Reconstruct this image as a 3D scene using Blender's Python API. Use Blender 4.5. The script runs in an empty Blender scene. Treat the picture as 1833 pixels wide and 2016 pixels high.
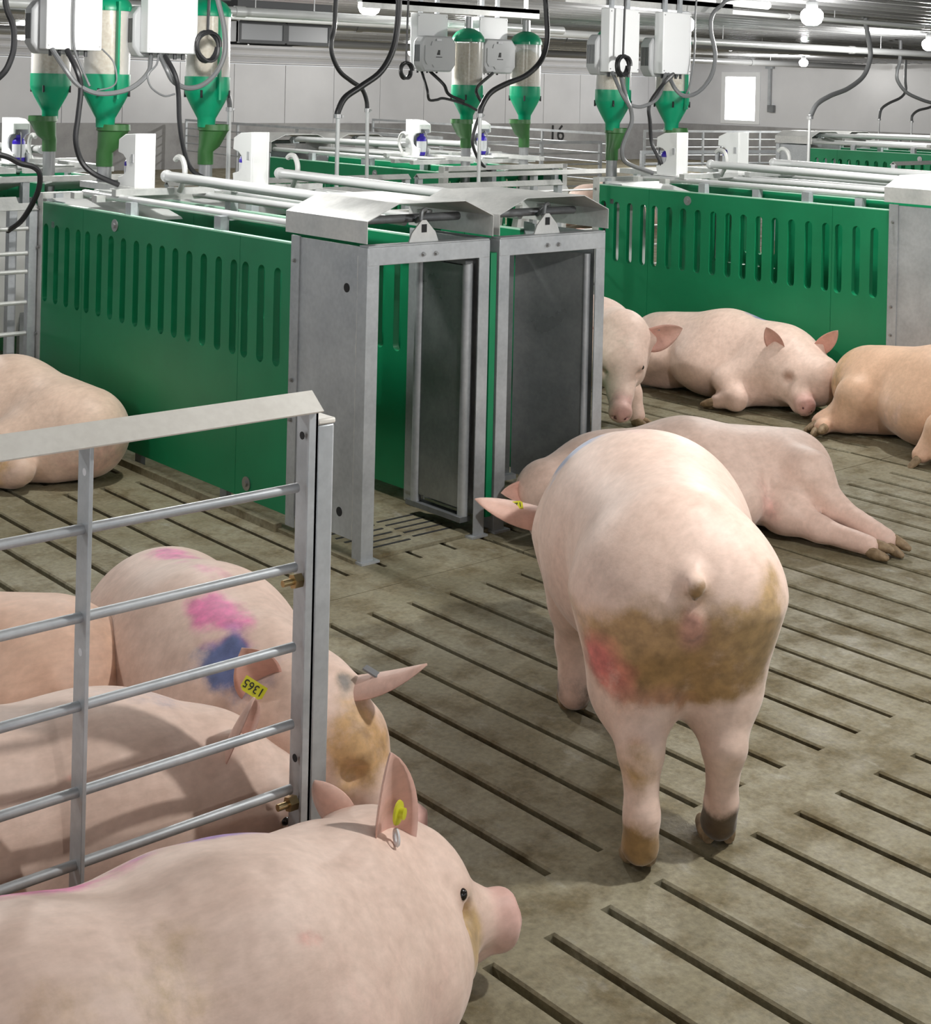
import bpy, math, random
import numpy as np
from mathutils import Vector, Matrix

random.seed(7)
PI = math.pi
S = bpy.context.scene
COL = S.collection

# ------------------------------------------------------------------ camera
F_PX, PP_X, PP_Y = 2925.0, 916.5, 170.0          # focal length and principal point in a 1833 x 2016 frame
YAW, ROLL, EYE = math.radians(49.1), math.radians(1.3), 1.7
fw = Vector((math.cos(YAW), math.sin(YAW), 0)); rt = Vector((math.sin(YAW), -math.cos(YAW), 0)); up = Vector((0, 0, 1))
cr = rt * math.cos(ROLL) + up * math.sin(ROLL); cu = up * math.cos(ROLL) - rt * math.sin(ROLL)
cam = bpy.data.cameras.new('camera')
cam.sensor_fit = 'VERTICAL'; cam.sensor_height = 24.0
cam.lens = F_PX * 24.0 / 2016.0
cam.shift_y = -(1008.0 - PP_Y) / 2016.0
cam.shift_x = 0.0
cam.clip_end = 200
cam_o = bpy.data.objects.new('camera', cam); COL.objects.link(cam_o)
M = Matrix((( cr.x, cu.x, -fw.x, 0), (cr.y, cu.y, -fw.y, 0), (cr.z, cu.z, -fw.z, EYE), (0, 0, 0, 1)))
cam_o.matrix_world = M
S.camera = cam_o

# ------------------------------------------------------------------ world, exposure
w = bpy.data.worlds.new('world'); S.world = w; w.use_nodes = True
w.node_tree.nodes['Background'].inputs[0].default_value = (0.93, 0.96, 1.0, 1)
w.node_tree.nodes['Background'].inputs[1].default_value = 0.78
S.view_settings.view_transform = 'Standard'
S.view_settings.look = 'None'
S.view_settings.gamma = 1.0
S.view_settings.use_curve_mapping = False
S.view_settings.exposure = 0.35
S.cycles.adaptive_threshold = 0.04
S.cycles.max_bounces = 5; S.cycles.diffuse_bounces = 3; S.cycles.glossy_bounces = 2
S.cycles.transmission_bounces = 6; S.cycles.transparent_max_bounces = 12
S.cycles.sample_clamp_indirect = 6.0
S.cycles.caustics_reflective = False; S.cycles.caustics_refractive = False

BULB_Z = 2.30
# the lamps of the barn: (x, y, watts, size of the jar) -- the first five are in view, the rest unseen on a supposed grid
BULBS = [(6.73, 8.89, 70), (9.25, 6.73, 70), (22.99, 16.89, 200), (14.78, 9.16, 110), (9.97, 8.59, 50),
         (3.3, 1.5, 100), (6.8, 1.5, 70), (3.2, 5.3, 60), (6.8, 4.6, 70), (3.2, 8.9, 60), (-0.4, 4.0, 40), (0.3, -1.6, 45),  # last of this row: fill lamp added behind the camera
         (6.7, 13.5, 120), (12.5, 14.5, 140), (9.0, 20.0, 200), (16.5, 20.5, 220), (24.5, 21.5, 140)]

# ------------------------------------------------------------------ helpers
class MB:
    def __init__(s): s.v = []; s.f = []
    def add(s, vs, fs):
        o = len(s.v); s.v += [tuple(p) for p in vs]; s.f += [tuple(i + o for i in q) for q in fs]; return s
    def box(s, x0, x1, y0, y1, z0, z1):
        return s.add([(x0,y0,z0),(x1,y0,z0),(x1,y1,z0),(x0,y1,z0),(x0,y0,z1),(x1,y0,z1),(x1,y1,z1),(x0,y1,z1)],
                     [(3,2,1,0),(4,5,6,7),(0,1,5,4),(1,2,6,5),(2,3,7,6),(3,0,4,7)])
    def bar(s, p0, p1, w, h, upv=(0,0,1)):
        p0, p1 = Vector(p0), Vector(p1); d = (p1 - p0).normalized(); u = Vector(upv)
        if abs(d.dot(u)) > .99: u = Vector((1,0,0))
        a = d.cross(u).normalized() * (w / 2); b = a.cross(d).normalized() * (h / 2)
        vs = [p + i * a + j * b for p in (p0, p1) for i, j in ((-1,-1),(1,-1),(1,1),(-1,1))]
        return s.add(vs, [(0,1,2,3),(7,6,5,4),(0,4,5,1),(1,5,6,2),(2,6,7,3),(3,7,4,0)])
    def cyl(s, p0, p1, r0, r1=None, n=12, cap=True):
        return s.tube([p0, p1], [r0, r0 if r1 is None else r1], n, cap)
    def tube(s, pts, r, n=8, cap=True):
        P = [Vector(p) for p in pts]; R = r if isinstance(r, (list, tuple)) else [r] * len(P)
        T = [(P[min(i+1, len(P)-1)] - P[max(i-1, 0)]).normalized() for i in range(len(P))]
        a = T[0].orthogonal().normalized(); vs = []
        for p, t, rr in zip(P, T, R):
            a = (a - t * a.dot(t)).normalized(); b = t.cross(a)
            vs += [p + rr * (math.cos(2*PI*k/n) * a + math.sin(2*PI*k/n) * b) for k in range(n)]
        fs = [(i*n+k, i*n+(k+1)%n, (i+1)*n+(k+1)%n, (i+1)*n+k) for i in range(len(P)-1) for k in range(n)]
        if cap: fs += [tuple(range(n-1,-1,-1)), tuple((len(P)-1)*n + k for k in range(n))]
        return s.add(vs, fs)
    def lathe(s, prof, cx=0, cy=0, n=28):
        vs = [(cx + r*math.cos(2*PI*k/n), cy + r*math.sin(2*PI*k/n), z) for r, z in prof for k in range(n)]
        fs = [(i*n+k, i*n+(k+1)%n, (i+1)*n+(k+1)%n, (i+1)*n+k) for i in range(len(prof)-1) for k in range(n)]
        if prof[0][0] > 1e-4: fs.append(tuple(range(n-1,-1,-1)))
        if prof[-1][0] > 1e-4: fs.append(tuple((len(prof)-1)*n + k for k in range(n)))
        return s.add(vs, fs)
    def prism(s, poly, axis, a0, a1):
        """poly: 2-D outline; axis 'x': (y,z), 'y': (x,z), 'z': (x,y)"""
        def P(p, a): return {'x': (a, p[0], p[1]), 'y': (p[0], a, p[1]), 'z': (p[0], p[1], a)}[axis]
        n = len(poly)
        vs = [P(p, a0) for p in poly] + [P(p, a1) for p in poly]
        return s.add(vs, [tuple(range(n-1,-1,-1)), tuple(range(n, 2*n))] + [(k, (k+1)%n, n+(k+1)%n, n+k) for k in range(n)])
    def sheet(s, outline, t, axis, a0, a1):
        """a folded sheet: open outline thickened by t, extruded along axis"""
        L = [Vector(p) for p in outline]; N = []
        for i in range(len(L)):
            d = (L[min(i+1,len(L)-1)] - L[max(i-1,0)]).normalized(); N.append(Vector((-d.y, d.x)))
        return s.prism([tuple(p) for p in L] + [tuple(p - nn*t) for p, nn in zip(L[::-1], N[::-1])], axis, a0, a1)
    def sphere(s, c, r, n=12, m=8, sc=(1,1,1)):
        prof = [(r*math.sin(PI*i/m), -r*math.cos(PI*i/m)) for i in range(m+1)]
        vs = [(c[0]+sc[0]*q*math.cos(2*PI*k/n), c[1]+sc[1]*q*math.sin(2*PI*k/n), c[2]+sc[2]*z) for q, z in prof for k in range(n)]
        return s.add(vs, [(i*n+k, i*n+(k+1)%n, (i+1)*n+(k+1)%n, (i+1)*n+k) for i in range(m) for k in range(n)])
    def mesh(s, name, smooth=True):
        me = bpy.data.meshes.new(name); me.from_pydata(s.v, [], s.f); me.update()
        if smooth: me.shade_smooth(); me.set_sharp_from_angle(angle=math.radians(38))
        return me
    def build(s, name, mat, parent=None, bevel=0, smooth=True):
        me = s.mesh(name, smooth); me.materials.append(MT[mat])
        return link(name, me, parent, bevel)

def link(name, data, parent=None, bevel=0):
    o = bpy.data.objects.new(name, data); COL.objects.link(o)
    if parent: o.parent = parent
    if bevel:
        m = o.modifiers.new('bevel', 'BEVEL'); m.width = bevel; m.segments = 2; m.limit_method = 'ANGLE'; m.angle_limit = math.radians(50)
    return o
def tag(o, label, cat, group=None, kind=None):
    o['label'] = label; o['category'] = cat
    if group: o['group'] = group
    if kind: o['kind'] = kind
    return o
def thing(name, label, cat, loc=(0,0,0), rz=0, group=None):
    o = bpy.data.objects.new(name, None); COL.objects.link(o); o.empty_display_size = .1
    o.location = loc; o.rotation_euler = (0, 0, rz)
    return tag(o, label, cat, group)
def struct(o): o['kind'] = 'structure'; return o
def copy_tree(o, parent=None):
    c = o.copy(); COL.objects.link(c); c.parent = parent
    for ch in list(o.children): copy_tree(ch, c)
    return c
def smooth_path(pts, n=6):
    P = [Vector(p) for p in pts]; P = [2*P[0]-P[1]] + P + [2*P[-1]-P[-2]]; out = []
    for i in range(1, len(P)-2):
        for k in range(n):
            t = k / n; a, b, c, d = P[i-1], P[i], P[i+1], P[i+2]
            out.append(.5*((2*b) + (c-a)*t + (2*a-5*b+4*c-d)*t*t + (3*b-a-3*c+d)*t**3))
    return out + [P[-2]]
def text_mesh(txt, size, mat, depth=.0005):
    cu_ = bpy.data.curves.new('lettering', 'FONT'); cu_.body = txt; cu_.size = size; cu_.align_x = 'CENTER'; cu_.align_y = 'CENTER'; cu_.extrude = depth
    tmp = bpy.data.objects.new('lettering', cu_); COL.objects.link(tmp)
    me = bpy.data.meshes.new_from_object(tmp.evaluated_get(bpy.context.evaluated_depsgraph_get())); bpy.data.objects.remove(tmp)
    me.materials.clear(); me.materials.append(MT[mat]); return me

# ------------------------------------------------------------------ materials
MT = {}
def mat(name, col, rough=.5, metal=0, **kw):
    m = bpy.data.materials.new(name); m.use_nodes = True; nt = m.node_tree; b = nt.nodes['Principled BSDF']
    b.inputs['Base Color'].default_value = (*col, 1); b.inputs['Roughness'].default_value = rough; b.inputs['Metallic'].default_value = metal
    for k, v in kw.items(): b.inputs[k].default_value = v
    MT[name] = m; return m, nt, b
def nodes_noise(nt, scale, detail=4, coord='Object', rough=.55, vec_scale=None):
    tc = nt.nodes.new('ShaderNodeTexCoord'); n = nt.nodes.new('ShaderNodeTexNoise')
    n.inputs['Scale'].default_value = scale; n.inputs['Detail'].default_value = detail; n.inputs['Roughness'].default_value = rough
    if coord == 'World':
        g = nt.nodes.new('ShaderNodeNewGeometry'); src = g.outputs['Position']
    else: src = tc.outputs[coord]
    if vec_scale:
        mp = nt.nodes.new('ShaderNodeMapping'); mp.inputs['Scale'].default_value = vec_scale; nt.links.new(src, mp.inputs['Vector']); src = mp.outputs[0]
    nt.links.new(src, n.inputs['Vector']); return n
def ramp(nt, fac, stops):
    r = nt.nodes.new('ShaderNodeValToRGB'); e = r.color_ramp.elements
    while len(e) < len(stops): e.new(.5)
    for k, (p, c) in enumerate(stops): e[k].position = p; e[k].color = (*c, 1)
    nt.links.new(fac, r.inputs[0]); return r.outputs[0]
def mixc(nt, fac, a, b, mode='MIX'):
    m = nt.nodes.new('ShaderNodeMix'); m.data_type = 'RGBA'; m.blend_type = mode
    for s_, i in ((fac, 0), (a, 6), (b, 7)):
        if hasattr(s_, 'is_linked') or hasattr(s_, 'links'): nt.links.new(s_, m.inputs[i])
        elif isinstance(s_, (int, float)): m.inputs[i].default_value = s_
        else: m.inputs[i].default_value = (*s_, 1)
    return m.outputs[2]
def bump(nt, b, h, strength=.2, dist=.01):
    n = nt.nodes.new('ShaderNodeBump'); n.inputs['Strength'].default_value = strength; n.inputs['Distance'].default_value = dist
    nt.links.new(h, n.inputs['Height']); nt.links.new(n.outputs[0], b.inputs['Normal'])

def galvanised(name, c0, c1, rough, metal):
    m, nt, b = mat(name, c0, rough, metal)
    n1 = nodes_noise(nt, 5, 5); n2 = nodes_noise(nt, 55, 2)
    c = ramp(nt, n1.outputs[0], [(.32, c0), (.68, c1)])
    c = mixc(nt, .12, c, ramp(nt, n2.outputs[0], [(.35, tuple(x*.75 for x in c0)), (.65, tuple(min(1, x*1.2) for x in c1))]))
    nt.links.new(c, b.inputs['Base Color'])
    nt.links.new(ramp(nt, n1.outputs[0], [(.3, (rough-.08,)*3), (.7, (rough+.1,)*3)]), b.inputs['Roughness'])
galvanised('galv', (.41, .435, .46), (.57, .595, .615), .45, .4)
galvanised('galv_dark', (.17, .18, .19), (.27, .28, .285), .5, .5)
galvanised('galv_bright', (.55, .56, .55), (.72, .72, .70), .42, .35)
galvanised('cap_metal', (.80, .765, .70), (.86, .83, .77), .5, .05)  # gate rail tone raised, light on its upward face put into the colour
galvanised('stainless', (.24, .26, .26), (.38, .40, .40), .34, .65)
m, nt, b = mat('green_plastic', (.004, .17, .075), .42)
n = nodes_noise(nt, 3, 6); n2 = nodes_noise(nt, 90, 3)
nt.links.new(ramp(nt, n.outputs[0], [(.3, (.003, .225, .088)), (.7, (.006, .275, .112))]), b.inputs['Base Color']); bump(nt, b, n2.outputs[0], .05, .002)
mat('green_edge', (.50, .80, .63), .45)
m, nt, b = mat('hopper_green', (.0, .27, .13), .35)
m, nt, b = mat('funnel_green', (.028, .12, .026), .4)
mat('white_plastic', (.86, .87, .86), .38); mat('white_sheet', (.84, .85, .86), .35); mat('grey_plastic', (.46, .47, .48), .45)
mat('dark_plastic', (.035, .037, .04), .45); mat('rubber', (.014, .014, .016), .42); mat('grey_hose', (.16, .165, .17), .4)
mat('blue_bottle', (.035, .012, .42), .35); mat('paper_label', (.72, .73, .76), .6); mat('screen_grey', (.20, .205, .215), .3)
mat('black_print', (.012, .012, .012), .6); mat('yellow_tag', (.62, .60, .03), .45); mat('eye_black', (.012, .009, .008), .12)
mat('nostril_dark', (.16, .055, .05), .5); mat('brass', (.55, .42, .22), .3, .9); mat('bolt', (.42, .42, .42), .3, .8); mat('hole', (.02, .02, .022), .8)
mat('pipe_white', (.66, .67, .67), .32, .25); mat('pipe_grey', (.33, .335, .34), .3, .5)
mat('pvc', (.62, .62, .63), .28)
m, nt, b = mat('feed', (.52, .40, .25), .9); n = nodes_noise(nt, 60, 4); nt.links.new(ramp(nt, n.outputs[0], [(.3, (.56, .44, .28)), (.7, (.80, .70, .52))]), b.inputs['Base Color'])
m, nt, b = mat('hoof_horn', (.16, .10, .055), .6); n = nodes_noise(nt, 40, 3); nt.links.new(ramp(nt, n.outputs[0], [(.3, (.16, .10, .05)), (.7, (.38, .27, .16))]), b.inputs['Base Color'])
# clear plastic tube
m = bpy.data.materials.new('clear_tube'); m.use_nodes = True; nt = m.node_tree; MT['clear_tube'] = m
b = nt.nodes['Principled BSDF']; b.inputs['Base Color'].default_value = (.80, .82, .82, 1); b.inputs['Roughness'].default_value = .18
tr = nt.nodes.new('ShaderNodeBsdfTransparent'); mx = nt.nodes.new('ShaderNodeMixShader'); fr = nt.nodes.new('ShaderNodeLayerWeight'); fr.inputs[0].default_value = .35
mr = nt.nodes.new('ShaderNodeMapRange'); mr.inputs[3].default_value = .22; mr.inputs[4].default_value = .75
nt.links.new(fr.outputs['Facing'], mr.inputs[0]); nt.links.new(mr.outputs[0], mx.inputs[0]); nt.links.new(tr.outputs[0], mx.inputs[1]); nt.links.new(b.outputs[0], mx.inputs[2])
nt.links.new(mx.outputs[0], nt.nodes['Material Output'].inputs[0])
def emis(name, col, st):
    m, nt, b = mat(name, col, .5); b.inputs['Emission Color'].default_value = (*col, 1); b.inputs['Emission Strength'].default_value = st
emis('bulb_glow', (1, .99, .96), 14.0); emis('daylight_pane', (.97, .98, 1), 4.5)
# floor concrete
m, nt, b = mat('concrete_floor', (.3, .27, .2), .75)
n1 = nodes_noise(nt, 1.6, 6, 'World', .6); n2 = nodes_noise(nt, 7, 6, 'World', .65); n3 = nodes_noise(nt, 60, 4, 'World', .6); n4 = nodes_noise(nt, 13, 5, 'World', .7, (1, .45, 1))
c = ramp(nt, n1.outputs[0], [(.30, (.190, .162, .094)), (.52, (.275, .245, .160)), (.72, (.345, .318, .230))])
c = mixc(nt, ramp(nt, n2.outputs[0], [(.47, (0,0,0)), (.66, (.80,)*3)]), c, (.14, .104, .046))
c = mixc(nt, ramp(nt, n4.outputs[0], [(.60, (0,0,0)), (.74, (.65,)*3)]), c, (.40, .385, .325))
c = mixc(nt, .5, c, ramp(nt, n3.outputs[0], [(.3, (.5,)*3), (.7, (1.35,)*3)]), 'MULTIPLY')
nt.links.new(c, b.inputs['Base Color']); bump(nt, b, n3.outputs[0], .35, .006)
nt.links.new(ramp(nt, n2.outputs[0], [(.35, (.5,)*3), (.65, (.82,)*3)]), b.inputs['Roughness'])
mat('pit_dark', (.035, .03, .022), .6)
m, nt, b = mat('concrete_wall', (.30, .29, .285), .85); n = nodes_noise(nt, 1.3, 7, 'World', .7)
nt.links.new(ramp(nt, n.outputs[0], [(.3, (.24, .235, .23)), (.5, (.33, .325, .325)), (.7, (.40, .395, .39))]), b.inputs['Base Color'])
m, nt, b = mat('wall_white', (.66, .66, .68), .32); n = nodes_noise(nt, .8, 4, 'World')
nt.links.new(ramp(nt, n.outputs[0], [(.3, (.60, .60, .615)), (.7, (.70, .70, .715))]), b.inputs['Base Color'])
m, nt, b = mat('ceiling_metal', (.42, .43, .44), .2, .55); n = nodes_noise(nt, 2.2, 4, 'World', .55, (.25, 3, 1))
nt.links.new(ramp(nt, n.outputs[0], [(.3, (.34, .345, .355)), (.7, (.56, .565, .575))]), b.inputs['Base Color'])
nt.links.new(ramp(nt, n.outputs[0], [(.3, (.16,)*3), (.7, (.32,)*3)]), b.inputs['Roughness'])
# pig skin: colour attribute, mottling, short hair relief
m, nt, b = mat('pig_skin', (.7, .48, .4), .55); MT['pig_skin'] = m
at = nt.nodes.new('ShaderNodeAttribute'); at.attribute_name = 'Col'
am = nt.nodes.new('ShaderNodeAttribute'); am.attribute_name = 'Mark'
n1 = nodes_noise(nt, 6, 4); n2 = nodes_noise(nt, 30, 4); n3 = nodes_noise(nt, 75, 3, 'Object', .6, (.35, 1, 1)); n4 = nodes_noise(nt, 22, 5, 'Object', .75)
c = mixc(nt, .6, at.outputs['Color'], ramp(nt, n1.outputs[0], [(.3, (.86, .82, .79)), (.7, (1.10, 1.09, 1.08))]), 'MULTIPLY')
c = mixc(nt, .6, c, ramp(nt, n2.outputs[0], [(.3, (.87, .81, .76)), (.7, (1.09, 1.08, 1.06))]), 'MULTIPLY')
c = mixc(nt, .5, c, ramp(nt, n3.outputs[0], [(.3, (.86, .85, .82)), (.7, (1.1, 1.09, 1.08))]), 'MULTIPLY')
def mth(op, a_, b_):
    q = nt.nodes.new('ShaderNodeMath'); q.operation = op
    for k_, v_ in enumerate((a_, b_)):
        if isinstance(v_, (int, float)): q.inputs[k_].default_value = v_
        else: nt.links.new(v_, q.inputs[k_])
    return q.outputs[0]
al = am.outputs['Alpha']
sm = nt.nodes.new('ShaderNodeMapRange'); sm.interpolation_type = 'SMOOTHSTEP'; sm.inputs[1].default_value = .10; sm.inputs[2].default_value = .80
nt.links.new(mth('ADD', al, mth('MULTIPLY', mth('SUBTRACT', n4.outputs[0], .5), .95)), sm.inputs[0])
fac = mth('MULTIPLY', sm.outputs[0], mth('MINIMUM', mth('MULTIPLY', al, 1.6), 1.0))
c = mixc(nt, fac, c, mixc(nt, .8, am.outputs['Color'], ramp(nt, n2.outputs[0], [(.3, (.62, .60, .58)), (.7, (1.3, 1.28, 1.25))]), 'MULTIPLY'))
nt.links.new(c, b.inputs['Base Color']); bump(nt, b, n3.outputs[0], .12, .004)
b.inputs['Sheen Weight'].default_value = .25; b.inputs['Sheen Roughness'].default_value = .5

# ------------------------------------------------------------------ floor of slotted slabs
PITCH, GAP = 1.146 / 7, .0215
SLAB_W, SLAB_L, X_SEAM, Y_SEAM = 1.146, 3.505, 2.60, 3.955
pit = MB().box(-6, 32, -6, 27, -.9, -.7).build('floor', 'pit_dark', smooth=False); struct(pit)
END, MID = .165, .165; SLAT_L = (SLAB_L - 2*END - MID) / 2; T = .12
def slat_mesh():
    hw, c = (PITCH - GAP) / 2, .005
    prof = [(-hw+.012, -T), (hw-.012, -T), (hw, -c), (hw-c, 0), (-hw+c, 0), (-hw, -c)]
    return MB().prism(prof, 'y', 0, SLAT_L).mesh('slat', False)
SLAT = slat_mesh(); SLAT.materials.append(MT['concrete_floor'])
def slab_mesh():
    mb = MB(); g = .008; e = .002
    for y0, y1 in ((e, END), (END+SLAT_L, END+SLAT_L+MID), (END+2*SLAT_L+MID, SLAB_L-e)):
        c = .005
        x0, x1 = GAP/2 - .0, SLAB_W - GAP/2
        mb.box(x0, x1, y0, y1, -T, 0)
    return mb.mesh('floor_slab', False)
SLABM = slab_mesh(); SLABM.materials.append(MT['concrete_floor'])
far = MB()
for m_ in range(-2, 4):
    for k in range(-5, 12):
        x0, y0 = X_SEAM + SLAB_W*k, Y_SEAM + SLAB_L*m_
        near = (m_ == -1 and -2 <= k <= 3) or (m_ == 0 and -2 <= k <= 5)
        if near:
            sl = link('floor_slab', SLABM, pit); sl.location = (x0, y0, 0)
            for r in range(2):
                for q in range(7):
                    st = link('slat', SLAT, sl); st.location = (PITCH*(q+.5), END + r*(SLAT_L+MID), 0)
        elif x0 + SLAB_W > -5:
            far.box(x0 + .01, x0 + SLAB_W - .01, y0 + .002, y0 + SLAB_L - .002, -T, 0)
far.box(-5.6, 31, 18.0, 25.0, -T, 0).box(16.4, 31, -5, 18.0, -T, 0)
fo = far.build('distant_slabs', 'concrete_floor', pit, smooth=False); fo['kind'] = 'stuff'

# ------------------------------------------------------------------ walls and ceiling
WY, WX, CEIL = 24.9, 28.6, 2.44
struct(MB().box(-6, WX + 1, WY, WY + .25, -.1, .88).build('wall_back', 'concrete_wall', smooth=False))
wb = bpy.data.objects['wall_back']
x = -6.0
while x < WX:
    MB().box(x + .006, min(x + 1.2, WX) - .006, WY + .02, WY + .2, .88, 2.04).build('wall_panel', 'wall_white', wb, smooth=False); x += 1.2
for i in range(3):
    z = 2.05 + i*.13
    MB().prism([(WY+.02-.10*i, z), (WY-.035-.10*i, z+.015), (WY-.035-.12*i, z+.035), (WY+.02-.13*i, z+.05), (WY-.08-.10*i, z+.13), (WY+.2, z+.13), (WY+.2, z)], 'x', -6, WX).build('ribbed_strip', 'wall_white', wb, smooth=False)
struct(MB().box(WX, WX + .25, 17.5, WY, -.1, .90).build('wall_end', 'concrete_wall', smooth=False))
we = bpy.data.objects['wall_end']
MB().box(WX+.03, WX+.25, 17.5, 22.30, .90, CEIL).box(WX+.03, WX+.25, 23.40, WY, .90, CEIL).box(WX+.03, WX+.25, 22.30, 23.40, .9, .98).box(WX+.03, WX+.25, 22.30, 23.40, 2.15, CEIL).build('wall_panel', 'wall_white', we, smooth=False)
y = 17.5
while y > -6:
    MB().box(WX + .05, WX + .2, y - 1.19, y - .01, -.1, CEIL).build('wall_panel', 'pvc', we, smooth=False)
    MB().box(WX + .02, WX + .05, y - .03, y + .03, -.1, CEIL).build('panel_joint', 'pvc', we, smooth=False); y -= 1.2
win = MB().box(WX+.06, WX+.1, 22.30, 23.40, .98, 2.15).build('window_1', 'daylight_pane', smooth=False); struct(win)
fr_ = MB()
fr_.box(WX, WX+.12, 22.26, 22.40, .94, 2.20).box(WX, WX+.12, 23.31, 23.44, .94, 2.20).box(WX, WX+.12, 22.40, 23.31, .94, 1.03).box(WX, WX+.12, 22.40, 23.31, 2.08, 2.20)
fr_.build('window_frame', 'white_sheet', win, .004)
# ribbed metal ceiling, ribs running the length of the barn
cl = MB(); prof = []; y = -6.0
while y < WY + .3:
    prof += [(y, CEIL), (y+.20, CEIL), (y+.215, CEIL-.03), (y+.245, CEIL-.03), (y+.26, CEIL), (y+.30, CEIL)]; y += .30
vs = [(xx, p[0], p[1]) for p in prof for xx in (-6, WX+.3)]
cl.add(vs, [(2*i, 2*i+1, 2*i+3, 2*i+2) for i in range(len(prof)-1)])
struct(cl.build('ceiling', 'ceiling_metal', smooth=False))
# light conduit and air ducts under the ceiling, all along the barn
def run(name, label, cat, y, z, r, x0, x1, m_, group=None, joints=0):
    t = thing(name, label, cat, (x0, y, z), 0, group)
    MB().cyl((0,0,0), (x1-x0,0,0), r, n=14).build('pipe_length', m_, t)
    j = x0 + 1.1
    while joints and j < x1:
        MB().cyl((j-x0-.04,0,0), (j-x0+.04,0,0), r*1.18, n=14).build('coupling', m_, t)
        MB().tube([(j-x0+.6,0,r), (j-x0+.6,.0,CEIL-z)], .004, 5).build('hanger_chain', 'pipe_grey', t)
        j += joints
    return t
run('feed_pipe', 'white feed pipe running over the hoppers of the far feeding stalls', 'pipe', 8.42, 2.16, .032, 4.2, 8.3, 'pipe_white', None, 1.5)
run('feed_pipe', 'shiny feed pipe running over the hoppers of the near feeding stalls', 'pipe', 6.95, 2.36, .032, 2.0, 9.0, 'pipe_white', None, 1.5)
run('feed_pipe', 'long pale pipe hung on chains beyond the far hoppers', 'pipe', 10.4, 2.24, .04, 2.0, 27, 'pipe_white', None, 3)
run('air_pipe', 'long grey pipe under the ceiling just behind the lamp by the white controllers', 'pipe', 12.2, 2.28, .045, 2.0, 27, 'pipe_grey', None, 3)
run('air_pipe', 'thick grey duct under the ceiling at the far side of the barn', 'pipe', 18.2, 2.29, .06, 2.0, 27, 'pipe_grey', None, 4)
run('air_pipe', 'thin dark conduit along the ceiling in front of the window wall', 'pipe', 19.0, 2.30, .035, 6.0, 28, 'galv_dark', None, 4)
run('air_pipe', 'thin pale conduit close under the ceiling above the pen gates', 'pipe', 13.6, 2.36, .02, 2.0, 28, 'pipe_white', None, 4)
run('water_pipe', 'pale water pipe under the ceiling carrying the drop hoses', 'pipe', 7.55, 2.34, .02, 3.0, 16, 'pipe_white', None, 2)
# strut channels carrying the controllers
for lab, x0, x1, y, z in (('flat grey channel under the ceiling carrying the two white controller boxes by the lamp', 6.4, 8.0, 6.5, 2.27),
                          ('flat grey channel under the ceiling carrying the two grey controllers that face the camera', 6.2, 7.9, 8.3, 2.27)):
    o = MB().box(0, x1-x0, -.03, .03, 0, .03).box(0, x1-x0, -.03, -.026, -.04, .03).box(.1, .13, -.01, .01, .03, CEIL-z).box(x1-x0-.13, x1-x0-.1, -.01, .01, .03, CEIL-z).build('strut_channel', 'galv_bright'); o.location = (x0, y, z)
    tag(o, lab, 'channel')
# ceiling air inlet with dark louvre frames
t = thing('ceiling_inlet', 'dark four-sided air inlet hanging under the ceiling at the back', 'air inlet', (7.05, 11.2, 2.06))
for sy in (0, .62):
    for x0 in (0, .5):
        MB().box(x0, x0+.48, sy, sy+.02, 0, .16).build('louvre_panel', 'screen_grey', t)
        MB().box(x0-.01, x0+.02, sy-.01, sy+.03, -.01, .17).box(x0+.46, x0+.49, sy-.01, sy+.03, -.01, .17).box(x0, x0+.48, sy-.012, sy+.03, -.02, .01).box(x0, x0+.48, sy-.012, sy+.03, .15, .18).build('louvre_frame', 'dark_plastic', t)
for x0 in (-.01, .98): MB().box(x0, x0+.02, .0, .64, -.01, .17).build('side_panel', 'dark_plastic', t)
MB().box(-.12, 1.12, -.1, .75, .18, .20).build('ceiling_flange', 'galv_dark', t)
MB().box(-.02, 1.0, .0, .64, .20, CEIL - 2.06).build('throat', 'dark_plastic', t)

# ------------------------------------------------------------------ lamps
LAMP_LABEL = ['glowing jar lamp at the top edge between the black hoses', 'large glowing jar lamp at the top right, nearest of the lamps in view',
  'small glowing jar lamp in front of the far wall right of the window', 'glowing jar lamp cut off by the right edge', 'small glowing jar lamp beside the white controller box']
for i, (x, y, wt) in enumerate(BULBS):
    L = bpy.data.lights.new('lamp_light', 'POINT'); L.energy = wt; L.shadow_soft_size = .05; L.color = (1, .985, .95)
    lo = bpy.data.objects.new('lamp_light', L); COL.objects.link(lo)
    seen = i < 5
    t = thing('ceiling_lamp', LAMP_LABEL[i] if seen else 'unseen glowing jar lamp under the ceiling outside the picture', 'lamp', (x, y, BULB_Z), 0, 'jar lamps under the ceiling' if seen else 'jar lamps outside the picture')
    MB().lathe([(0, -.085), (.04, -.083), (.07, -.062), (.085, -.022), (.082, .012), (.06, .038), (.04, .045)], n=20).build('glass_jar', 'bulb_glow', t)  # jar drawn wider to take in the glow around the bulb
    MB().lathe([(.042, .035), (.045, .05), (.045, .09), (.03, .10), (.03, CEIL-BULB_Z)], n=16).build('lamp_base', 'grey_plastic', t)
    lo.parent = t; lo.location = (0, 0, -.15)

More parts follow.
